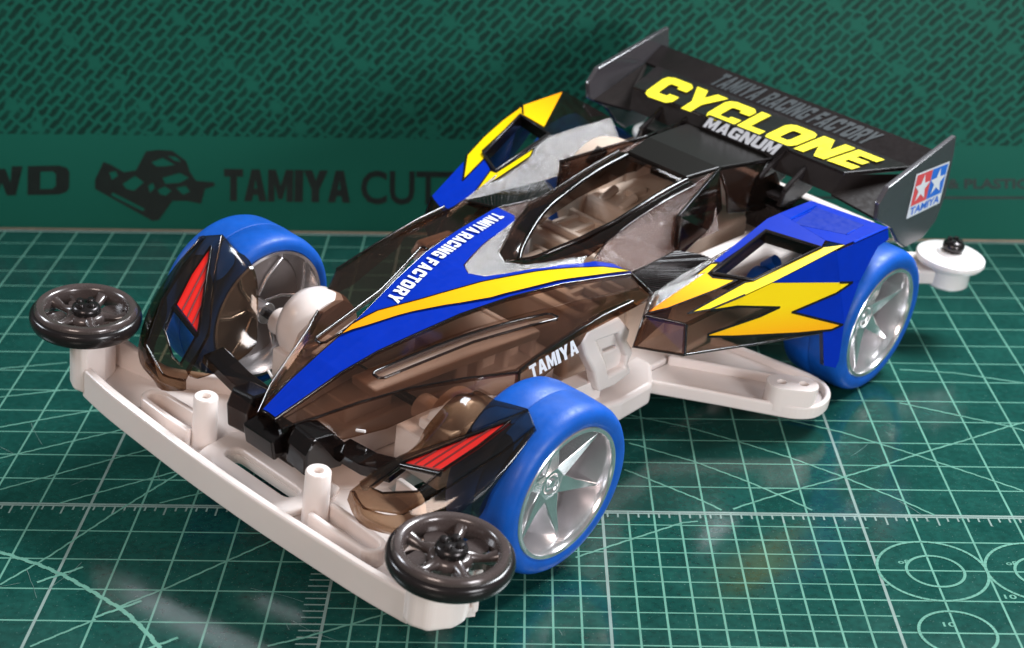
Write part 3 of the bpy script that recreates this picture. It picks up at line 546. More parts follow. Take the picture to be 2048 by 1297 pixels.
for u in (0, -80): tube(bm, [(u, -T + 6, 0), (u, T - 6, 0)], 0.7, 12)
link('axle', bm, MT['screw'], parent=car, auto=40)

# ---- front rollers: black ring with round windows between spokes, standing on a screw
def roller(uc, vc, wc):
    bm = bm_new(); o_ = (uc, vc, wc)
    R0 = 7.75
    lathe(bm, [(5.75, -1.2), (5.75, .6), (5.95, 1.05), (6.3, 1.25), (6.9, 1.25), (7.2, 1.0), (7.3, .6), (7.3, -1.4), (6.4, -1.6)], o_, 'w', 80, closed=True)
    ring = link('roller', bm, MT['roller'], parent=car, auto=38)
    bm = bm_new(); lathe(bm, [(7.25, .5), (7.6, .42), (7.85, .1), (7.98, -.45), (7.9, -1.15), (7.6, -1.7), (7.2, -1.95), (6.5, -1.9), (6.5, -1.55)], o_, 'w', 80, closed=True); link('rubber_ring', bm, MT['black'], parent=ring, smooth=True, auto=60)
    bm = bm_new(); hol = []     # web with five windows between scooped spokes
    nsp = 5
    for k in range(nsp):
        a = 2 * PI * k / nsp + 0.55; cx, cy = uc + 4.3 * math.cos(a), vc + 4.3 * math.sin(a)
        hol.append([(cx + 1.55 * math.cos(2 * PI * j / 20) , cy + 1.55 * math.sin(2 * PI * j / 20)) for j in range(20)])
    prism(bm, [(uc + 5.8 * math.cos(2 * PI * j / 64), vc + 5.8 * math.sin(2 * PI * j / 64)) for j in range(64)], wc - 1.6, wc - .7, holes=hol)
    link('web', bm, MT['roller'], parent=ring, bev=0.3, seg=3)
    for k in range(nsp):
        a = 2 * PI * (k + .5) / nsp + 0.55; bm = bm_new()
        tube(bm, [(uc + 2.0 * math.cos(a), vc + 2.0 * math.sin(a), wc - .5), (uc + 4.2 * math.cos(a), vc + 4.2 * math.sin(a), wc - .75), (uc + 5.9 * math.cos(a), vc + 5.9 * math.sin(a), wc - .3)], .7, 10, rads=[.95, .6, .95])
        link('spoke', bm, MT['roller'], parent=ring, smooth=True, auto=60)
    bm = bm_new(); lathe(bm, [(2.9, -1.3), (2.75, -.2), (2.4, .2), (1.9, .25), (0, .25)], o_, 'w', 32)
    link('hub', bm, MT['roller'], parent=ring, auto=50, bev=0.1)
    bm = bm_new(); lathe(bm, [(2.0, .1), (2.1, .7), (1.95, 1.2), (1.5, 1.5), (0, 1.5)], o_, 'w', 28)
    for a in (0.3, 0.3 + PI / 2, 0.3 + PI, 0.3 + 3 * PI / 2):
        lathe(bm, [(0, 2.05), (.45, 1.95), (.62, 1.6), (.62, 1.2), (0, 1.2)], (uc + 1.1 * math.cos(a), vc + 1.1 * math.sin(a), wc), 'w', 12)
    tube(bm, [(uc, vc, wc - 3), (uc, vc, wc + .4)], .8, 12)
    link('screw', bm, MT['screw'], parent=ring, auto=50)
roller(24.0, 36.8, 2.3); roller(24.0, -36.8, 2.3)

# ---- front bumper
def catmull(P, n=6):
    P = [Vector(p) for p in P]; out = []
    for i in range(len(P) - 1):
        p0, p1, p2, p3 = P[max(i - 1, 0)], P[i], P[i + 1], P[min(i + 2, len(P) - 1)]
        for k in range(n):
            t = k / n; out.append(0.5 * ((2 * p1) + (-p0 + p2) * t + (2 * p0 - 5 * p1 + 4 * p2 - p3) * t * t + (-p0 + 3 * p1 - 3 * p2 + p3) * t ** 3))
    out.append(P[-1]); return [tuple(p) for p in out]
front = catmull([(26.9, 33.5), (27.7, 27), (28.2, 18), (28.6, 8), (28.7, 0)], 5)
front = front + [(x, -y) for x, y in front[::-1][1:]]
rear = catmull([(19.2, -38), (18.2, -33), (16.6, -27.5), (13.2, -22.5), (10.2, -18.5), (9.6, -14)], 5)
rearL = rear + [(x, -y) for x, y in rear[::-1]]
slot = arc2(21.6, 6, 1.35, -90, 90, 8); slot = [(x, y) for x, y in ([(21.6 + 1.35 * math.cos(math.radians(a)), 5.6 + 1.35 * math.sin(math.radians(a))) for a in range(0, 181, 20)] + [(21.6 + 1.35 * math.cos(math.radians(a)), -5.6 + 1.35 * math.sin(math.radians(a))) for a in range(180, 361, 20)])]
bm = bm_new(); prism(bm, front + rearL, -9.0, -7.6, holes=[slot])
bumper = link('front_bumper', bm, MT['white'], parent=car, bev=0.25, seg=3, ang=50)
def wall(bm, path, th, z0, z1, cap=True):
    P = [Vector((p[0], p[1], 0)) for p in path]; L = []; Rr = []
    for i in range(len(P)):
        d = (P[min(i + 1, len(P) - 1)] - P[max(i - 1, 0)]).normalized(); s = Vector((-d.y, d.x, 0)) * th / 2
        L.append(P[i] + s); Rr.append(P[i] - s)
    z0f = z0 if callable(z0) else (lambda i: z0); z1f = z1 if callable(z1) else (lambda i: z1)
    rows = []
    for i in range(len(P)):
        rows.append([bm.verts.new(V((q.x, q.y, z))) for q, z in ((L[i], z0f(i)), (L[i], z1f(i)), (Rr[i], z1f(i)), (Rr[i], z0f(i)))])
    for a, b2 in zip(rows, rows[1:]):
        for k in range(4): bm.faces.new((a[k], a[(k + 1) % 4], b2[(k + 1) % 4], b2[k]))
    bm.faces.new(rows[0][::-1]); bm.faces.new(rows[-1])
    bmesh.ops.recalc_face_normals(bm, faces=bm.faces)
bm = bm_new(); wall(bm, [(x - .55, y) for x, y in front], 1.3, -9.2, -4.3)
link('bumper_lip', bm, MT['white'], parent=bumper, bev=0.45, seg=3, ang=50)
for s in (1, -1):
    bm = bm_new(); wall(bm, [(x, s * y) for x, y in rear], 1.1, -8.6, lambda i: -1.6 - 3.3 * min(1, (i / 10) ** .8))
    link('rear_wall', bm, MT['white'], parent=bumper, bev=0.4, seg=3, ang=50)
for s in (1, -1):
    bm = bm_new()
    oc = arc2(23.2, 34.9, 4.4, -120, 95, 14) ; oc = [(x, y) for x, y in oc] + [(19.5, 38.0), (19.0, 33.0)]
    pts = [(27.2, 32.8), (27.8, 34.6), (26.8, 37.0), (24.2, 38.4), (21.4, 38.4), (19.4, 37.2), (20.2, 34.6), (23.4, 33.0)]
    prism(bm, [(x, s * y) for x, y in pts], -8.4, 0.6)
    link('roller_mount', bm, MT['white'], parent=bumper, bev=0.7, seg=4, ang=25)
    bm = bm_new(); lathe(bm, [(1.9, -8), (1.78, -6), (1.72, -.1), (1.55, .1), (.72, .1), (.66, -.1), (.66, -2), (0, -2)], (22.3, s * 11.5, 0), 'w', 40)
    link('post', bm, MT['white'], parent=bumper, auto=40)
    # long rounded rib around each post
    bm = bm_new(); path = [(20.9, s * 12.5), (20.9, s * 15), (20.7, s * 19), (20.9, s * 23)] 
    loop = [(24.2, s * 12.4), (24.3, s * 17), (24.1, s * 22)] + [(22.55 + 1.6 * math.cos(math.radians(a)), s * (22 + 1.9 * math.sin(math.radians(a)))) for a in range(15, 180, 15)] + [(20.9, s * 21), (20.6, s * 16), (20.6, s * 12.6)]
    wall(bm, loop, 0.95, -8, -5.1)
    link('rib', bm, MT['white'], parent=bumper, bev=0.35, seg=3, ang=50)
bm = bm_new(); prism(bm, [(26.9, 8.6), (26.9, -8.6), (24.0, -9.6), (18.6, -10.4), (15.5, -9.0), (15.5, 9.0), (18.6, 10.4), (24.0, 9.6)], -7.7, -6.6, holes=[slot])
link('centre_plate', bm, MT['white'], parent=bumper, bev=0.35, seg=3, ang=50)

# ---- chassis
bm = bm_new()
prism(bm, [(15.5, 8.5), (9.5, 12.5), (4, 12), (-6, 12.5), (-26, 14), (-45, 14), (-66, 13), (-98, 12.5), (-98, -12.5), (-66, -13), (-45, -14), (-26, -14), (-6, -12.5), (4, -12), (9.5, -12.5), (15.5, -8.5)], -10.0, -7.4)
chas = link('chassis', bm, MT['white'], parent=car, bev=0.4, seg=3)
bm = bm_new()
prism(bm, [(12, 4.5), (2, 5), (-12, 6), (-30, 8), (-30, -8), (-12, -6), (2, -5), (12, -4.5)], -7.4, -1.5)
box(bm, (-9, 8.6, -3.2), (9, 3.0, 2.2)); box(bm, (-9, -8.6, -3.2), (9, 3.0, 2.2))
box(bm, (-18, 0, 0), (14, 9, 4)); box(bm, (5.5, 0, -1), (9, 7, 5))
for u in (-14, -20, -26): box(bm, (u, 0, -.4), (1.2, 13, 4.6))
link('front_gearbox', bm, MT['white'], parent=chas, bev=0.4, seg=3)
for s in (1, -1):
    f0 = (lambda P: [(p[0], s * p[1], p[2]) for p in P])
    bm = bm_new()
    prism(bm, [(-8, s * 12.4), (-31, s * 13.6), (-31, s * 16.6), (-8, s * 15.2)], -9.4, -2.2)
    prism(bm, [(-8, s * 15.2), (-30, s * 16.6), (-30, s * 18.4), (-20, s * 18.2), (-8, s * 16.6)], -9.4, -6.4)
    box(bm, (-12.5, s * 16.4, -4.2), (5, 2.6, 3.5))
    link('side_rail', bm, MT['white'], parent=chas, bev=0.35, seg=3)
    bm = bm_new(); shell(bm, [[(8.0, s * 1.8, 4.9), (-6, s * 4.6, 6.5), (-19, s * 8.6, 8.4)], [(8.0, s * 6.6, 4.5), (-6, s * 9.4, 6.1), (-19, s * 12.6, 8.0)]], 1.6)
    link('side_beam', bm, MT['white'], parent=chas, bev=0.3)
    # front wheel bearing boss and rounded gear housing
    bm = bm_new(); tube(bm, [(0, s * 8, 0), (0, s * 22.5, 0)], 2.1, 24); box(bm, (1.0, s * 13, -4), (8.5, 9, 6.5)); box(bm, (2.5, s * 14.5, 0.6), (3.2, 6, 1.6))
    link('axle_mount', bm, MT['white'], parent=chas, bev=0.35, seg=3, auto=40)
    # battery clip
    bm = bm_new()
    plate(bm, f0(G['clip']), 2.2, [f0(G['clip_hole'])], up=(0, s, 0))
    link('battery_clip', bm, MT['white'], parent=chas, bev=0.5, seg=3, ang=40)
    bm = bm_new(); plate(bm, f0(G['tongue']), 1.2, [f0(G['tongue_hole'])], up=(0, s, 0))
    link('clip_tongue', bm, MT['white'], parent=chas, bev=0.3, seg=2)
    bm = bm_new(); prism(bm, [(-26, s * 14), (-27, s * 18.4), (-33, s * 19.4), (-41, s * 19.0), (-46, s * 15), (-46, s * 12)], -9.6, -5.6)
    link('clip_base', bm, MT['white'], parent=chas, bev=0.7, seg=3)
    # triangular side guard with the double-hole oval post
    out = [(-41.0, s * 14.0), (-43.6, s * 17.0), (-50, s * 26.5)] + catmull([(-54.4, s * 33.4), (-56.4, s * 36.2), (-59.2, s * 37.9), (-63.0, s * 37.6), (-65.8, s * 35.6), (-66.8, s * 32.4), (-66.4, s * 28)], 4) + [(-64.0, s * 14.0)]
    bm = bm_new(); prism(bm, out, -9.0, -8.2); sg = link('side_guard', bm, MT['white'], parent=car, bev=0.3, seg=3)
    bm = bm_new(); wall(bm, out, 0.9, -9.2, -6.9); wall(bm, [(-52, s * 14), (-62.5, s * 30)], 0.8, -8.4, -6.6)
    link('guard_lip', bm, MT['white'], parent=sg, bev=0.35, seg=3, ang=50)
    def oval(cx, cy, hl, r_, n=10):
        return [(cx + hl + r_ * math.cos(math.radians(a)), cy + r_ * math.sin(math.radians(a))) for a in range(-90, 91, 180 // n)] + [(cx - hl + r_ * math.cos(math.radians(a)), cy + r_ * math.sin(math.radians(a))) for a in range(90, 271, 180 // n)]
    import functools
    rt = math.radians(-47 * s); cx, cy = -57.3, s * 34.1
    ro = lambda L: [(cx + (x * math.cos(rt) - y * math.sin(rt)), cy + (x * math.sin(rt) + y * math.cos(rt))) for x, y in L]
    # post stands on the guard, two blind holes
    hl = [ro([(sx * 1.75 + .78 * math.cos(2 * PI * k / 16), .72 * math.sin(2 * PI * k / 16)) for k in range(16)]) for sx in (1, -1)]
    bm = bm_new(); prism(bm, ro(oval(0, 0, 1.85, 2.3)), -8.2, -4.0, holes=hl)
    link('oval_post', bm, MT['white'], parent=sg, auto=40, bev=0.15)
    bm = bm_new(); lathe(bm, [(.9, 0), (.9, .06), (.78, .06), (.78, 0)], (-54.5, s * 29.5, -8.2), 'w', 24, closed=True); link('ejector_mark', bm, MT['white'], parent=sg)
# white rounded gear covers beside the nose (near far-side front wheel)
bm = bm_new(); lathe(bm, [(0, -19.3), (3.5, -19.1), (5.2, -18.3), (6.0, -16.8), (6.15, -14), (5.6, -12.4), (0, -12)], (-1.2, 0, 1.6), 'v', 40)
link('gear_cover', bm, MT['white'], parent=chas, auto=50)
bm = bm_new(); lathe(bm, [(0, 17.8), (3.0, 17.6), (4.4, 16.8), (4.9, 15.4), (4.9, 12.5), (0, 12)], (-1.2, 0, -.2), 'v', 40)
link('gear_cover', bm, MT['white'], parent=chas, auto=50)
# interior: motor box with moulded ribs seen through the cockpit opening
bm = bm_new()
box(bm, (-40, -2, -3), (14, 20, 13)); box(bm, (-53, -3, -1), (12, 22, 15)); box(bm, (-68, -2, 1), (18, 22, 18)); box(bm, (-88, 0, -3), (12, 20, 8))
inner = link('motor_box', bm, MT['cream'], parent=chas, bev=0.8, seg=3)
bm = bm_new()
for u in (-36.5, -41, -45.5): box(bm, (u, -2, 3.9), (1.0, 19, 1.6))
for v_ in (-9.6, -5.4, -1.2, 3): box(bm, (-41, v_, 3.8), (9, 1.0, 1.5))
for u in (-49.5, -56.5): box(bm, (u, -3, 6.9), (1.1, 21, 1.5))
for v_ in (-11.5, -8, -4.5, -1, 2.5): box(bm, (-53, v_, 6.7), (7, 1.0, 1.2))
for v_ in (-9.8, -5.6, -1.4, 2.8): tube(bm, [(-59.4, v_, 6.4), (-60.2, v_, 9.8), (-63.5, v_, 11.0)], .8, 10)
for v_ in (-7.6, -3.4, .8): box(bm, (-66.5, v_, 10.4), (4, 1.6, 1.4))
link('moulded_ribs', bm, MT['cream'], parent=inner, bev=0.3, seg=3, auto=50)
bm = bm_new(); lathe(bm, [(1.3, 0), (1.3, .5), (1.0, .8), (0, .8)], (-47.6, 1.6, 4.8), 'w', 16); link('brass_rivet', bm, MT['brass'], parent=inner, auto=40)
# rounded gear case at the back, far side
bm = bm_new(); lathe(bm, [(0, -20), (6.8, -19.6), (8.8, -18.4), (9.4, -16), (9.4, -12.6), (0, -12.2)], (-67.5, 0, 7.6), 'v', 48)
box(bm, (-74, -15.5, 10.8), (10, 7, 6))
gc = link('rear_gear_case', bm, MT['cream'], parent=chas, auto=50, bev=0.3)
bm = bm_new(); box(bm, (-61.5, -13.4, 16.0), (3.4, 2.0, .8), Matrix.Rotation(math.radians(35), 3, 'Y'))
link('case_window', bm, MT['battery'], parent=gc)
bm = bm_new(); box(bm, (-69, 15, 5.2), (20, 9, 6)); box(bm, (-59.5, 15.5, 6.6), (2.4, 11, 2.6))
link('motor_cover', bm, MT['white'], parent=chas, bev=0.7, seg=3)
# rear bumper bar with the two-stage white roller
bm = bm_new()
prism(bm, [(-92, -24), (-92, 24), (-97, 27), (-106, 33.5), (-111, 33.0), (-111, 27.5), (-101, 20), (-101, -20), (-111, -27.5), (-111, -33), (-106, -33.5), (-97, -27)], -1.5, 1.2)
box(bm, (-94, 0, 5.2), (2.6, 46, 8.6))
rb = link('rear_bumper', bm, MT['white'], parent=car, bev=0.5, seg=3)
for s in (1, -1):
    bm = bm_new(); o_ = (-108.2, s * 32.3, 3.2)
    lathe(bm, [(0, 1.0), (2.4, 1.0), (2.8, .5), (5.6, .35), (6.0, .1), (6.1, -.5), (5.8, -1.1), (4.3, -1.5), (4.1, -1.8), (4.15, -4.8), (3.8, -5.2), (0, -5.2)], o_, 'w', 56)
    rr_ = link('roller', bm, MT['whitegloss'], parent=car, auto=35)
    bm = bm_new(); lathe(bm, [(1.5, .9), (1.9, 1.5), (1.9, 2.3), (1.4, 2.9), (0, 3.0)], o_, 'w', 20)
    for a in (0.2, 1.8, 3.4, 4.9): tube(bm, [(o_[0] + .9 * math.cos(a), o_[1] + .9 * math.sin(a), o_[2] + 2.6), (o_[0] + .9 * math.cos(a), o_[1] + .9 * math.sin(a), o_[2] + 3.3)], .5, 8)
    link('screw', bm, MT['screw'], parent=rr_, auto=50)

# ---- body shell -------------------------------------------------------------------
ridge = G['ridge']
rv = lambda u: interp(ridge, u, 1); rw = lambda u: interp(ridge, u, 2)
TH = 0.75
bm = bm_new()
us = [21.2, 18.5, 16.2, 13.5, 10.8, 8, 4.8, 1.5, -1.6, -5, -8.1, -12, -16.2]
shell(bm, [[(u, v_ * rv(u), rw(u) + (0.12 if v_ == 0 else 0)) for v_ in (-1, -.5, 0, .5, 1)] for u in us], TH)
body = link('body_shell', bm, MT['smoke'], parent=car, auto=30, bev=0.15)
vt = G['h_vtx']
# the two arms of the V behind the nose (inner edge from the print line)
inner_far = sorted([(p[0], abs(p[1]), p[2]) for p in vt if p[1] < 0], key=lambda p: -p[0])
inner_near = sorted([(p[0], abs(p[1]), p[2]) for p in vt if p[1] > 0], key=lambda p: -p[0])
tabv = [(-16.2, 0.0), (-17.5, 2.2), (-20.3, 3.4), (-24.4, 4.9), (-27, 5.8), (-30.4, 6.5), (-33, 7.6), (-35.7, 8.2), (-37.7, 9.2)]
vin = lambda u: interp([(a, b_) for a, b_ in tabv], u, 1)
ua = [-16.2, -17.5, -20.3, -24.4, -27, -30.4, -33, -35.7, -37.7]
for s in (1, -1):
    bm = bm_new(); shell(bm, [[(u, s * (vin(u) + (rv(u) - vin(u)) * k), rw(u)) for k in (0, .5, 1)] for u in ua], TH, flip=s < 0)
    link('hood_arm', bm, MT['smoke'], parent=body, auto=30, bev=0.12)
# grained patch inside the V and the skin that runs up to the cockpit rim
lineA = [(-24.5, 0, 12.3), (-26.0, 2.6, 12.4), (-29.8, 4.6, 12.8), (-34.8, 7.4, 13.7), (-38.2, 7.8, 15.2), (-42.1, 7.6, 16.0), (-46.1, 7.5, 16.9), (-50.3, 7.6, 17.8), (-55, 7.7, 18.6), (-60.0, 7.9, 19.3)]
rail = [(-28.1, .3, 11.4), (-29.9, 1.6, 12.0), (-32.6, 2.8, 13.1), (-36.6, 4.3, 14.4), (-39.6, 5.0, 15.3), (-43., 5.5, 16.0), (-47.7, 5.8, 17.2), (-51.4, 5.9, 18.0), (-55.6, 5.95, 18.7), (-60.2, 6.0, 19.2)]
for s in (1, -1):
    f_ = (lambda P: [(p[0], s * p[1], p[2]) for p in P])
    bm = bm_new()
    vl = [(-16.4, 0, 12.6), (-18.0, 2.3, 12.65), (-24.4, 4.9, 12.9), (-33.5, 7.6, 12.6)]
    inn = [(-24.3, 0, 12.35), (-25.8, 2.6, 12.45), (-29.6, 4.8, 12.8), (-34.6, 7.4, 13.5)]
    shell(bm, [f_(vl), f_(inn)], .6, flip=s > 0)
    link('grained_patch', bm, MT['sheen_grain'], parent=body, auto=30)
    bm = bm_new(); shell(bm, [f_(lineA), [(a[0] * .5 + b_[0] * .5, s * (a[1] + b_[1]) * .5, (a[2] + b_[2]) * .5 + .25) for a, b_ in zip(lineA, rail)], f_(rail)], TH, flip=s > 0)
    link('cockpit_flank', bm, MT['smoke_mid'], parent=body, auto=40, bev=0.1)
    bm = bm_new(); tube(bm, f_(catmull([Vector(p) + Vector((0, 0, .15)) for p in rail], 4)), .42, 10)
    link('cockpit_rim', bm, MT['smoke_dark'], parent=body, auto=60)
    bm = bm_new(); wl = rail[1:]; shell(bm, [f_([(p[0], p[1] - .2, p[2] - .3) for p in wl]), f_([(p[0] - .5, p[1] + .3 + .02 * i, p[2] - .8 - 0.42 * min(i, 7)) for i, p in enumerate(wl)])], .5, up=(0, -s, 0))
    link('inner_wall', bm, MT['smoke_mid'], parent=body, auto=30)
    # grained slope from the cockpit flank down to the ribbed floor
    bm = bm_new()
    top = [(-35.7, 8.2, 12.7), (-38.2, 7.9, 15.1), (-42.1, 7.7, 15.9), (-46.1, 7.6, 16.8), (-50.3, 7.7, 17.7), (-55, 7.8, 18.5), (-60, 7.9, 19.2), (-66.5, 7.6, 20.2)]
    bot = [(-37.7, 13.8, 12.3), (-40, 13.6, 12.1), (-43, 13.3, 12.0), (-46.5, 13.0, 12.0), (-50, 12.6, 12.0), (-54, 12.4, 12.0), (-58, 12.2, 12.0), (-63, 12.0, 12.0)]
    midl = [((a[0] + b_[0]) / 2, (a[1] + b_[1]) / 2 - .5, (a[2] + b_[2]) / 2 - .7) for a, b_ in zip(top, bot)]
    shell(bm, [f_(top), f_(midl), f_(bot)], .6, flip=s > 0)
    link('grained_slope', bm, MT['smoke_grain'], parent=body, smooth=True, auto=80)
    # ribbed floor panel between cockpit and side pod
    fl = [(-38.0, 13.5, 12.1), (-36.0, 19.3, 11.9), (-53.4, 17.4, 12.0), (-50.2, 12.6, 12.05)]
    bm = bm_new(); plate(bm, f_(fl), .7, up=(0, 0, 1)); flo = link('floor_panel', bm, MT['smoke_dark'], parent=body)
    bm = bm_new()
    A, B, Cc, D = [Vector(p) for p in f_(fl)]
    for k in range(30):
        t = (k + .5) / 30
        # grooves run across, clipped to the panel
        t0_, t1_ = 1.45 * t - .45, 1.45 * t       # ribs run diagonally, clipped to the panel
        P0_, P1_ = A.lerp(D, t0_), B.lerp(Cc, t1_)
        lo_ = 0 if t0_ >= 0 else -t0_ / .45; hi_ = 1 if t1_ <= 1 else (1 - t0_) / .45
        if hi_ - lo_ > .05: tube(bm, [P0_.lerp(P1_, lo_) + Vector((0, 0, .02)), P0_.lerp(P1_, hi_) + Vector((0, 0, .02))], .12, 6)
    link('floor_ribs', bm, MT['black'], parent=flo, smooth=True, auto=60)
    # side surface with the long slot, then the outer vertical band
    sl = f_(G['slot'])
    bm = bm_new()
    Mid = [(21.0, 1.6, 1.9), (16.2, 2.8, 4.0), (10.8, 3.6, 5.7), (6.5, 4.0, 6.5), (-2, 5.6, 7.5), (-10, 7.4, 8.6), (-18, 10.0, 9.7), (-25, 12.3, 10.6), (-33.5, 14.6, 11.4)]
    rdg = [(u, rv(u), rw(u)) for u, _, _ in Mid]
    rdg[-1] = (-37.7, 13.8, 12.3); Mid[-1] = (-36.5, 16.5, 11.6)
    shell(bm, [f_(rdg), f_(Mid)], TH, flip=s > 0)
    link('hood_side', bm, MT['smoke'], parent=body, auto=25)
    outer = [(20.8, 2.4, 1.3), (16.6, 4.9, 2.9), (11.3, 7.2, 4.4), (5.3, 10.0, 5.7), (-1.3, 14.0, 6.9), (-7.8, 18.4, 7.9), (-15.8, 18.6, 9.8), (-24.7, 19.0, 11.2), (-36.0, 19.4, 11.7)]
    STt = [(7.3, 4.9, 6.35), (-2, 5.93, 7.37), (-10.15, 7.75, 8.45), (-17.65, 10.5, 9.5), (-21.1, 12.2, 10.0)]
    SBt = [(7.3, 6.8, 6.25), (0.2, 8.0, 7.2), (-8.3, 9.53, 8.3), (-15.8, 12.1, 9.35), (-21.1, 14.1, 10.0)]
    us_ = [20.9, 16.4, 11.2, 7.3, 6.7, 2, -3.5, -8, -12, -16.5, -20.5, -21.1, -26, -36.3]
    cols = [[], [], [], []]
    for u in us_:
        m_ = Vector((u, interp(Mid, u, 1), interp(Mid, u, 2))); o2 = Vector((u, interp(outer, u, 1), interp(outer, u, 2)))
        if -21.2 <= u <= 7.4:
            a_ = Vector((u, interp(STt, u, 1), interp(STt, u, 2))); b_ = Vector((u, interp(SBt, u, 1), interp(SBt, u, 2)))
            if u in (7.3, -21.1): a_, b_ = a_.lerp(b_, .22), b_.lerp(a_, .22)
        else: a_ = m_.lerp(o2, .22 if u > 0 else .4); b_ = m_.lerp(o2, .5 if u > 0 else .62)
        for k_, p_ in enumerate((m_, a_, b_, o2)): cols[k_].append((p_.x, s * p_.y, p_.z))
    bm = bm_new(); shell(bm, cols, TH, up=(0, s * .3, 1), skip=[(1, j) for j in range(3, 11)])
    sp_ = link('slotted_panel', bm, MT['smoke'], parent=body, auto=22)
    bm = bm_new(); rim_ = cols[1][3:12] + cols[2][3:12][::-1]; tube(bm, [Vector(p) + Vector((0, 0, .03)) for p in rim_ + rim_[:1]], .2, 8)
    link('slot_rim', bm, MT['smoke_rim'], parent=body, auto=60)
    bm = bm_new(); low = [(20.4, 3.6, -1.8), (15.6, 7.0, -.6), (9.0, 10.4, .8), (4.2, 13.2, 3.4), (-1.8, 16.4, 5.2), (-7.6, 18.9, 4.1)]
    shell(bm, [f_(outer[:6]), f_(low)], TH, up=(0.3, s, 0)); link('nose_side', bm, MT['smoke'], parent=body, auto=25)
    if s > 0: bn = [(p[0], p[1], p[2]) for p in G['band']]
    bm = bm_new(); plate(bm, f_(G['band']), TH, up=(0, s, 0)); bnd = link('side_band', bm, MT['smoke'], parent=body, bev=0.15, ang=50)
    if s > 0:
        bm = bm_new(); put_text(bm, 'TAMIYA', quad_fn(G['band_txt'], .12, (0, 1, 0), V), .1); link('lettering', bm, MT['wprint'], parent=bnd)
    # intake cheek beside the engine cover
    bm = bm_new(); pI = [(-50.2, 12.3, 17.9), (-66.9, 7.6, 20.4), (-67.2, 9.4, 13.8), (-59.8, 12.0, 12.8), (-53.0, 12.7, 10.9), (-50.7, 12.7, 11.6)]
    plate(bm, f_(pI), .7, up=(0, s, 0)); link('intake_cheek', bm, MT['smoke_mid'], parent=body, bev=0.2, ang=50)
    bm = bm_new(); plate(bm, f_([(-50.2, 12.4, 17.9), (-50.7, 12.8, 11.6), (-51.0, 11.2, 11.7), (-50.6, 10.9, 17.4)]), .6, up=(1, 0, 0)); link('intake_edge', bm, MT['smoke'], parent=body, bev=0.15)
    bm = bm_new(); tube(bm, f_([(-50.2, 12.3, 18.0), (-58.5, 10.0, 19.3), (-66.9, 7.7, 20.5)]), .3, 8); link('cheek_rim', bm, MT['smoke_dark'], parent=body, auto=60)
    bm = bm_new(); shell(bm, [f_([(-66.9, 7.6, 20.4), (-73, 8.6, 20.0), (-80.2, 9.2, 19.5)]), f_([(-67.4, 9.6, 16.6), (-74, 11.0, 16.2), (-80.8, 11.2, 15.8)]), f_([(-68.0, 10.2, 13.0), (-74.5, 12.2, 12.6), (-80.0, 12.4, 13.2)])], .7, up=(0, s, 0))
    link('cover_side', bm, MT['smoke_mid'], parent=body, auto=50, bev=0.15)
    E_ = lambda P, r_=.17, par=body: (lambda b_: (tube(b_, [Vector(p) + Vector((0, s * .05, .05)) for p in f_(P)], r_, 8), link('moulded_edge', b_, MT['smoke_rim'], parent=par, auto=60)))(bm_new())
    E_([(u, rv(u) + .05, rw(u) - .05) for u in (21.2, 16.2, 10.8, 4.8, -1.6, -8.1, -16.2, -25, -33, -37.7)], .14)
    E_([(-7.8, 18.5, 8.0), (-11.6, 18.5, 9.0), (-15.8, 18.65, 9.9), (-20, 18.8, 10.7), (-24.7, 19.0, 11.5), (-31.2, 19.3, 12.0)], .18)
    E_([(-7.8, 18.5, 8.0), (-7.7, 18.8, 4.1)], .16)
    E_([(20.8, 2.5, 1.3), (16.6, 5.0, 2.9), (11.3, 7.3, 4.4), (5.3, 10.1, 5.7), (-1.3, 14.1, 6.9), (-7.8, 18.5, 7.7)], .15)
    E_([(-66.9, 7.7, 20.5), (-73, 8.7, 20.2), (-80.2, 9.3, 19.7)], .2)
    E_([(-37.7, 13.8, 12.4), (-36.0, 19.4, 11.9)], .16); E_([(-37.7, 13.7, 12.4), (-43, 13.3, 12.1), (-50, 12.6, 12.1)], .12)
    E_([(-35.8, 7.9, 12.9), (-38.2, 7.95, 15.2), (-42.1, 7.75, 16.05), (-46.1, 7.6, 16.95), (-50.3, 7.7, 17.85), (-55, 7.8, 18.65), (-60, 7.95, 19.3)], .1)
    # strip joining ribbed floor to the pod
    bm = bm_new(); shell(bm, [f_([(-36.0, 19.4, 11.9), (-44, 18.3, 12.0), (-53.4, 17.4, 12.0), (-64, 17.0, 12.4), (-74.4, 17.2, 13)]), f_([(-32.9, 20.6, 9.7), (-46.4, 21.6, 13.5), (-59.6, 21.9, 17.1), (-66, 21.6, 17.4), (-74.4, 21.0, 17.6)])], .7, flip=s < 0)
    link('pod_inner_slope', bm, MT['sheen_grain'], parent=body, auto=50)
bm = bm_new()
roof = [(-59.8, -6.1, 20.0), (-66.9, -7.4, 20.5), (-80.0, -9.0, 19.6), (-81.5, -5, 19.8), (-81.5, 5, 19.8), (-80.0, 9.0, 19.6), (-66.9, 7.4, 20.5), (-59.8, 6.1, 20.0)]
plate(bm, roof, .8, up=(0, 0, 1)); link('engine_cover', bm, MT['roof'], parent=body, bev=0.25)
bm = bm_new(); shell(bm, [[(-60.0, -6.2, 19.9), (-60.6, 0, 20.0), (-60.0, 6.2, 19.9)], [(-59.4, -6.0, 18.6), (-60, 0, 18.7), (-59.4, 6.0, 18.6)]], .7, up=(1, 0, 0))
link('cover_front_edge', bm, MT['smoke'], parent=body, bev=0.2)

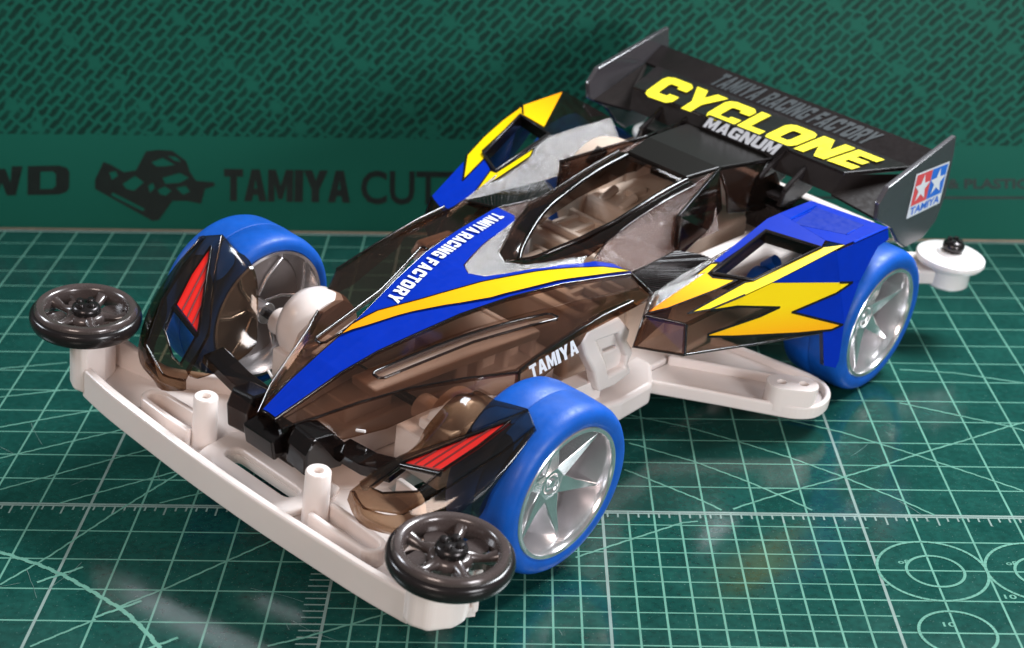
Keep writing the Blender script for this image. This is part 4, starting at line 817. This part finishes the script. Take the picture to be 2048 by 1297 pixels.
# ---- nose blocks and brackets that hook the body on (dark smoked plastic)
nose = bm_new()
box(nose, (20.4, 0, -0.9), (4.6, 6.0, 3.4), Matrix.Rotation(math.radians(12), 3, 'Y'))
box(nose, (17.5, 0, -3.2), (5, 8.5, 2.6))
nb = link('nose_hook', nose, MT['smoke_dark'], parent=car, bev=0.3)
for s in (1, -1):
    bm = bm_new()
    hexo = [(21.4, 4.6, -2.6), (21.6, 4.8, 0.8), (20.4, 5.0, 3.0), (16.8, 5.2, 2.6), (14.6, 5.2, .2), (14.8, 5.0, -3.4)]
    plate(bm, [(p[0], s * (p[1] + 3.4), p[2] - .6) for p in hexo], 4.2, up=(0, s, 0))
    link('nose_block', bm, MT['smoke_dark'], parent=nb, bev=0.35)
    bm = bm_new(); shell(bm, [[(16.6, s * 8.0, -.6), (16.6, s * 13, -.4), (17.2, s * 18.6, 1.6)], [(13.4, s * 8.0, -.2), (13.2, s * 13, 0), (13.8, s * 18.2, 2.0)]], 1.8); link('bracket_arm', bm, MT['smoke_dark'], parent=nb, bev=0.15)
    bm = bm_new(); tube(bm, [(13.0, s * 8.6, 1.2), (12.6, s * 9.9, 1.5)], .22, 6); link('hook_pin', bm, MT['whitegloss'], parent=nb)

# ---- front fenders
for s in (1, -1):
    f_ = (lambda P: [(p[0], s * p[1], p[2]) for p in P])
    bm = bm_new()
    # top face with the louvre opening, inner face and rounded outer face
    tipo, tipi = (5.9, 32.7, 11.6), (4.7, 30.4, 12.4)
    red_tip, red_out, red_in = (7.2, 29.9, 11.3), (15.8, 26.9, 5.7), (16.5, 20.8, 3.9)
    op = [red_tip, (11.6, 28.7, 8.5), red_out, (18.6, 25.6, 2.9), (20.4, 21.4, 1.1), (20.6, 19.3, 1.0), red_in]
    topf = [tipi, (9.6, 26.0, 8.6), (15.6, 19.6, 4.0), (20.0, 17.7, 1.2), (21.8, 17.0, -.2), (23.0, 20.4, -.4), (21.6, 26.0, 1.2), (16.4, 29.4, 5.6), (10.6, 31.6, 9.0), tipo]
    plate(bm, f_(topf), .8, [f_(op)], up=(.6, 0, .8))
    fen = link('front_fender', bm, MT['smoke_fender'], parent=car, bev=0.2, ang=50)
    bm = bm_new()   # rounded outer skin
    b1 = [(5.9, 32.8, 11.5), (10.6, 31.7, 8.8), (16.4, 29.5, 5.3), (21.6, 26.1, 1.0), (23.0, 20.6, -.6), (21.8, 17.0, -.3)]
    b2 = [(6.2, 33.3, 11.3), (11.2, 33.3, 7.4), (17.0, 31.6, 3.0), (21.8, 27.4, -1.2), (23.2, 21.0, -1.9), (21.9, 16.9, -1.0)]
    b3 = [(6.5, 33.3, 11.0), (12.3, 32.9, 5.2), (13.9, 32.2, .4), (17.6, 30.0, -2.6), (22.8, 21.6, -3.2), (22.0, 16.8, -1.8)]
    shell(bm, fine([f_(b1), f_(b2), f_(b3)]), .7, up=(.5, s, 0)); link('fender_skirt', bm, MT['smoke_fender'], parent=fen, auto=60)
    bm = bm_new()   # inner skin sloping down to the bracket
    r1 = [tipi, (8.6, 26.9, 9.6), (12.4, 23.0, 6.6), (15.8, 19.4, 3.9), (20.6, 17.4, .8)]
    r2_ = [(5.7, 27.0, 12.1), (7.6, 23.6, 10.4), (10.0, 21.0, 7.6), (13.4, 18.4, 2.8), (19.4, 16.9, -.8)]
    r3 = [(6.6, 23.2, 11.5), (7.0, 20.2, 10.2), (8.6, 17.4, 5.0), (9.6, 16.4, 1.4), (14.0, 16.6, -.6)]
    shell(bm, fine([f_(r1), f_(r2_), f_(r3)], 4, 3), .7); link('fender_inner', bm, MT['smoke_fender'], parent=fen, auto=55)
    bm = bm_new(); rp = [(7.4, 29.8, 11.1), (11.5, 28.6, 8.4), (15.6, 26.7, 5.6), (16.3, 21.1, 3.9)]
    plate(bm, f_(rp), .5, up=(.6, 0, .8)); lou = link('red_louvre', bm, MT['red'], parent=fen)
    bm = bm_new()
    for k in (1, 2, 3):
        a = Vector(rp[3]).lerp(Vector(rp[2]), k / 4); e_ = Vector(rp[3]).lerp(Vector(rp[0]), .30 * k if k < 3 else .82)
        nn = nrm(f_(rp)); nn = nn if nn.z > 0 else -nn
        tube(bm, [Vector((a.x, s * a.y, a.z)) + nn * .03, Vector((e_.x, s * e_.y, e_.z)) + nn * .03], .13, 5)
    link('louvre_groove', bm, MT['redline'], parent=lou)
    bm = bm_new(); tube(bm, f_([(16.7, 20.8, 3.5), (16.1, 26.9, 5.2)]), .4, 8); link('louvre_bar', bm, MT['smoke_dark'], parent=fen, auto=60)
    bm = bm_new()
    ring = f_(op + [red_tip]); tube(bm, ring, .17, 6)
    link('opening_rim', bm, MT['smoke_dark'], parent=fen, auto=60)

# ---- side pods
Yg = yellow_grad('yellow_orange_print', 1.72, 2.45, (-0.06, 0.05, 1.0))
Yg2 = yellow_grad('yellow_orange_front_print', 2.25, 2.62, (0, 0, 1.0))
Yg3 = yellow_grad('yellow_orange_rear_print', -3.9, -1.5, (1.0, 0, 0))
for s in (1, -1):
    f_ = (lambda P: [(p[0], s * p[1], p[2]) for p in P])
    bm = bm_new(); pass
    inner = [(-32.9, 20.55, 9.7), (-46.0, 21.6, 13.4), (-59.6, 21.9, 17.1)]
    plate(bm, f_(G['podT']), .8, [f_(G['pod_hole'])], up=(.3, 0, 1))
    pod = link('side_pod', bm, MT['smoke'], parent=car, bev=0.15, ang=50)
    bm = bm_new(); plate(bm, f_(G['podD']), .8, up=(0, 0, 1))
    link('pod_deck', bm, MT['smoke'], parent=pod, bev=0.15, ang=50)
    bm = bm_new(); [plate(bm, f_(q), .8, up=(0, s, 0)) for q in G['sideS']]
    link('pod_side', bm, MT['smoke'], parent=pod, bev=0.15, ang=50)
    bm = bm_new(); plate(bm, f_([(-32.9, 20.55, 9.7), (-35.55, 26.2, 9.85), (-35.3, 27.2, 5.3), (-30.9, 20.9, 5.2)]), .8, up=(1, 0, 0))
    plate(bm, f_([(-32.9, 20.5, 9.6), (-30.9, 20.8, 5.2), (-40, 19.5, 6.5), (-44, 18.4, 11.8), (-36, 19.4, 11.6)]), .7, up=(0, -s, 0))
    link('pod_front', bm, MT['smoke'], parent=pod, bev=0.2, ang=50)
    bm = bm_new(); plate(bm, f_([(-74.4, 21.0, 17.6), (-76.7, 34.2, 17.8), (-77.0, 34.5, 15.6), (-75.2, 20.6, 14.5)]), .7, up=(-1, 0, 0)); link('pod_rear', bm, MT['smoke_dark'], parent=pod, bev=0.1)
    bm = bm_new(); h = f_(G['pod_hole']); n_ = Vector((.27, 0, 1)).normalized()
    hw = [Vector(p) - n_ * 2.2 for p in h]; hp = [Vector(p) + n_ * 0.1 for p in h]
    shell(bm, [hp + hp[:1], hw + hw[:1]], .4)
    link('opening_wall', bm, MT['smoke_dark'], parent=pod, bev=0.1)
    for P in ([(-32.9, 20.55, 9.75), (-35.6, 26.3, 9.9)], [(-35.6, 26.3, 9.9), (-35.3, 27.25, 5.3)], [(-32.9, 20.55, 9.75), (-30.9, 20.9, 5.2), (-35.3, 27.2, 5.2)], [(-35.3, 27.25, 5.3)] + [tuple(q) for q in G['pod_low']]):
        bm = bm_new(); tube(bm, f_(P), .2, 8); link('moulded_edge', bm, MT['smoke_rim'], parent=pod, auto=60)
    bm = bm_new(); hr_ = [Vector(p) + Vector((0, 0, .2)) for p in f_(G['pod_hole'])]; tube(bm, hr_ + hr_[:1], .3, 8); link('opening_rim', bm, MT['black'], parent=pod, auto=60)
    up_t = (0.3, 0, 1); up_s = (0, s, .3)
    if s > 0:
        bm = bm_new(); sheet(bm, G['blueT'], .12, up=up_t); sheet(bm, G['blueT2'], .12, up=(0, 0, 1))
        for k in ('blS1', 'blS2', 'blS3'):
            for q in G[k]: sheet(bm, q, .12, up=up_s)
        link('blue_decal', bm, MT['dblue'], parent=pod)
        bm = bm_new(); sheet(bm, G['yBt'], .16, up=up_t); [sheet(bm, q, .16, up=up_s) for q in G['yBs']]; link('yellow_bolt', bm, Yg, parent=pod)
        bm = bm_new(); sheet(bm, G['yA'], .14, up=up_t); link('yellow_bolt', bm, Yg2, parent=pod)
        bm = bm_new(); outline_strip(bm, G['yA'], .17, .35, up=up_t); outline_strip(bm, G['yBt'][-3:] + G['yBt'][:6], .19, .38, up=up_t, closed=False) if False else None; outline_strip(bm, G['yBt'][1:7], .2, .36, up=up_t, closed=False); [outline_strip(bm, q, .19, .38, up=up_s, closed=False) for q in G['yBo']]; link('bolt_outline', bm, MT['ink'], parent=pod)
        # deck intake recess: flat sheet with its shade painted as darker blue, edges framed
        bm = bm_new(); sheet(bm, G['recess'], .16, up=(0, 0, 1)); link('deck_recess_shade', bm, MT['dblue_shade'], parent=pod)
        bm = bm_new(); tube(bm, [Vector(p) + Vector((0, 0, .16)) for p in (G['recess_v'][0], G['recess_v'][1], G['recess_v'][2], G['recess_v'][0])], .15, 6)
        tube(bm, [Vector(G['recess'][3]) + Vector((0, 0, .16)), Vector(G['recess'][3]).lerp(Vector(G['recess'][2]), .45) + Vector((0, 0, .16))], .13, 6)
        tube(bm, [(-76.6, 34.1, 17.85), (-70, 33.7, 17.6), (-67.6, 33.5, 17.45)], .2, 6)
        link('deck_edges', bm, MT['dblueg'], parent=pod, auto=60)
    else:
        bm = bm_new(); sheet(bm, G['fB'], .12, up=up_t); link('blue_decal', bm, MT['dblue'], parent=pod)
        bm = bm_new(); sheet(bm, G['fY1'], .14, up=up_t); sheet(bm, G['fY2'], .14, up=(0, 0, 1)); sheet(bm, G['fY3'], .14, up=up_t); link('yellow_bolt', bm, Yg3, parent=pod)
        bm = bm_new(); outline_strip(bm, G['fY1'], .17, .35, up=up_t); outline_strip(bm, G['fY3'], .17, .3, up=up_t); link('bolt_outline', bm, MT['ink'], parent=pod)
bm = bm_new(); tube(bm, [(-66.5, 17, 4.5), (-66.5, 21.6, 9.5)], 1.1, 20); lathe(bm, [(1.5, 20), (2.7, 20), (2.9, 21), (2.7, 22), (1.5, 22)], (-63.0, 0, 6.2), 'v', 30, closed=True)
link('blue_gear', bm, MT['blue'], parent=chas, auto=40)

# ---- nose print
def hood_sheet(bm, u_list, f0, f1, d, n=2, t=.04):
    rows = [[(u, f0(u) + (f1(u) - f0(u)) * k / n, rw(u) + d + (0.12 * (1 - min(1, abs(f0(u) + (f1(u) - f0(u)) * k / n) / max(.1, rv(u)))) if u > -16 else 0)) for k in range(n + 1)] for u in u_list]
    shell(bm, rows, t)
bm = bm_new(); us2 = [21.0, 18.5, 16.2, 13.5, 10.8, 8, 4.8, 1.5, -1.6, -5, -8.1, -12, -16.2]
hood_sheet(bm, us2, lambda u: -rv(u) + .05, lambda u: rv(u) - .05, .12, 4)
for s in (1, -1): hood_sheet(bm, ua, lambda u: s * vin(u), lambda u: s * (rv(u) - .05), .12)
bd = link('blue_decal', bm, MT['dblue'], parent=body)
yh = G['h_y']
bm = bm_new()
nh = len(yh); upper = yh[:8]; lower = [yh[14], yh[13], yh[12], yh[11], yh[10], yh[9], yh[8], yh[7]]
def resamp(P, n):
    P = [Vector(p) for p in P]; L = [0]
    for a, b_ in zip(P, P[1:]): L.append(L[-1] + (b_ - a).length)
    out = []
    for k in range(n):
        x = L[-1] * k / (n - 1)
        for i in range(len(P) - 1):
            if x <= L[i + 1] + 1e-9: out.append(P[i].lerp(P[i + 1], (x - L[i]) / max(1e-9, L[i + 1] - L[i]))); break
    return out
A_ = resamp(upper, 22); B_ = resamp(lower, 22)
cl = lambda p, d: (p.x, max(-rv(p.x) + .02, min(rv(p.x) - .06, p.y)), rw(p.x) + d)
shell(bm, [[cl(p, .32) for p in A_], [cl(p.lerp(q, .5), .34) for p, q in zip(A_, B_)], [cl(q, .32) for q in B_]], .03, flip=True)
link('yellow_stripe', bm, yellow_grad('stripe_print', -5.0, -0.6, (-1.0, 0.0, 0.0)), parent=body)
bm = bm_new()
for P in (A_, B_):
    for a, b_ in zip(P, P[1:]):
        a2, b2 = Vector(cl(a, .37)), Vector(cl(b_, .37)); e = (b2 - a2)
        if e.length < .02: continue
        sd = e.normalized().cross(Vector((0, 0, 1))) * .13
        bm.faces.new([bm.verts.new(V(q)) for q in (a2 - sd, b2 - sd, b2 + sd, a2 + sd)])
link('stripe_outline', bm, MT['ink'], parent=body)
# TAMIYA RACING FACTORY along the far arm, letters following the curve of the hood
bm = bm_new()
def tp(x, y):
    u_ = -34.9 + 31.2 * x
    vb = -rv(u_) + 1.0 + 0.25 * x
    return V((u_ - .3 * y, vb + y * (2.1 + .1 * x), rw(u_) + .36))
put_text(bm, 'TAMIYA RACING FACTORY', tp, .2)
link('lettering', bm, MT['wprint'], parent=body)

# ---- rear wing
wing = bpy.data.objects.new('rear_wing', None); C.objects.link(wing); wing.parent = car; wing.location = V((-88, 0, 20)); WL = V((-88, 0, 20))
VW = lambda p: V(p) - WL
bm = bm_new()
pf = [(-81.2, 22.3, 21.8), (-94.6, 27.2, 21.6), (-94.6, -27.2, 21.6), (-81.2, -22.3, 21.8)]
def wlink(n, bm, m, **k): return link(n, bm, m, parent=wing, **k)
plate(bm, pf, .8, up=(0, 0, 1), conv=VW); wlink('wing_plate', bm, MT['black'], bev=0.2)
bm = bm_new(); plate(bm, [(-94.4, 29.8, 21.4), (-99.2, 30.0, 24.0), (-99.2, -30.0, 24.0), (-94.4, -29.8, 21.4)], .7, up=(.3, 0, 1), conv=VW); wlink('gurney_flap', bm, MT['black'], bev=0.15)
bm = bm_new()
plate(bm, [(-81.2, -22.3, 21.4), (-80.0, -21.4, 17.9), (-80.0, 21.4, 17.9), (-81.2, 22.3, 21.4)], .6, [], up=(1, 0, 0), conv=VW)
for s in (1, -1): plate(bm, [(-81.3, s * 22.3, 21.5), (-80.0, s * 21.4, 17.9), (-80.6, s * 30.2, 16.6), (-94.6, s * 29.8, 21.2)], .6, up=(1, s * .2, .4), conv=VW)
wlink('wing_front_flap', bm, MT['black2'], bev=0.12)
ep = [(-100.7, 30.4, 27.1), (-101.6, 30.4, 23.6), (-102.6, 30.4, 15.6), (-101.4, 30.4, 11.1), (-98.1, 30.4, 9.0), (-91.8, 30.4, 8.7), (-88.9, 30.4, 10.4), (-85.1, 30.4, 14.1), (-79.1, 30.4, 17.1), (-78.4, 30.4, 20.2), (-80.4, 30.4, 22.6)]
for s in (1, -1):
    bm = bm_new(); plate(bm, [(p[0], s * (p[1] + .5), p[2]) for p in ep], .9, up=(0, s, 0), conv=VW)
    wlink('endplate', bm, smoke('grey_smoke_plastic', (0.34, 0.31, 0.31), 0.2, grain=0.0, gmix=.32, gcol=(.15, .135, .15), refl=.12) if s > 0 else bpy.data.materials['grey_smoke_plastic'], bev=0.25)
    # two arms that carry the wing
    for v_ in (15.6, 10.2):
        bm = bm_new(); plate(bm, [(-75.5, s * v_, 17.0), (-84.0, s * v_, 21.2), (-86, s * v_, 20.0), (-84, s * v_, 15.8), (-78, s * v_, 13.6), (-74.6, s * v_, 14.6)], .9, up=(0, s, 0), conv=VW)
        tube(bm, [(-75.5, s * (v_ - .45), 17.2), (-83.6, s * (v_ - .45), 21.3)], .5, 8, conv=VW)
        wlink('wing_arm', bm, MT['black'], bev=0.15)
    bm = bm_new(); box(bm, (-79, s * 12.9, 14.8), (5, 5.4, 1.0), conv=VW); box(bm, (-80, s * 12.9, 11), (8, 9, 5), conv=VW); wlink('arm_bracket', bm, MT['black'], bev=0.3)
bm = bm_new(); plate(bm, [(-80.35, -6.6, 19.9), (-80.35, 10.4, 19.9), (-80.6, 11.4, 22.4), (-80.6, -5.4, 22.3)], .8, up=(1, 0, 0), conv=VW); wlink('name_step', bm, MT['black'], bev=0.15)
bm = bm_new(); put_text(bm, 'CYCLONE', quad_fn(G['cyc'], .1, (0, 0, 1), VW), .09)
wlink('lettering', bm, MT['yprint'])
bm = bm_new(); put_text(bm, 'MAGNUM', quad_fn([(-80.2, -5.6, 20.2), (-80.2, 9.1, 20.3), (-80.4, -4.6, 22.2), (-80.4, 10.4, 22.5)], .12, (1, 0, 0), VW), .1)
wlink('lettering', bm, MT['wprint'])
bm = bm_new(); put_text(bm, 'TAMIYA RACING FACTORY', quad_fn([(-95.1, -15.6, 21.75), (-95.1, 17.4, 21.75), (-98.3, -14.2, 23.55), (-98.3, 19.2, 23.55)], .1, (.3, 0, 1), VW), .14)
wlink('lettering', bm, MT['gprint'])
# square sticker with two stars on the near endplate
SQ = [(-89.0, 31.0, 22.9), (-100.4, 31.0, 22.6), (-100.6, 31.0, 14.8), (-89.4, 31.0, 14.7)]
def sqp(x, y):   # x: 0..1 left to right as seen, y: 0..1 bottom to top
    a = Vector(SQ[3]).lerp(Vector(SQ[2]), x); b_ = Vector(SQ[0]).lerp(Vector(SQ[1]), x); return a.lerp(b_, y)
def sticker_poly(bm, pts, d): bm.faces.new([bm.verts.new(VW(sqp(x, y) + Vector((0, d, 0)))) for x, y in pts])
bm = bm_new(); sticker_poly(bm, [(0, 0), (1, 0), (1, 1), (0, 1)], .0); stk = wlink('sticker', bm, MT['wprint'])
bm = bm_new(); sticker_poly(bm, [(.04, .27), (.495, .27), (.495, .96), (.04, .96)], .04); wlink('sticker_red_field', bm, MT['lred'])
bm = bm_new(); sticker_poly(bm, [(.505, .27), (.96, .27), (.96, .96), (.505, .96)], .04); wlink('sticker_blue_field', bm, MT['lblue'])
bm = bm_new()
for cx in (.268, .732):
    P = []
    for k in range(10):
        r_ = .235 if k % 2 == 0 else .095; a = PI / 2 + k * PI / 5; P.append((cx + r_ * math.cos(a), .61 + r_ * 1.38 * math.sin(a)))
    ctr = bm.verts.new(VW(sqp(cx, .61) + Vector((0, .08, 0)))); vs = [bm.verts.new(VW(sqp(x, y) + Vector((0, .08, 0)))) for x, y in P]
    for k in range(10): bm.faces.new((ctr, vs[k], vs[(k + 1) % 10]))
wlink('sticker_star', bm, MT['wprint'])
bm = bm_new(); text_on(bm, 'TAMIYA', [sqp(.06, .05), sqp(.95, .05), sqp(.06, .23), sqp(.95, .23)], .05, up=(0, 1, 0), conv=VW, bold=0.03); wlink('sticker_lettering', bm, MT['lblue'])
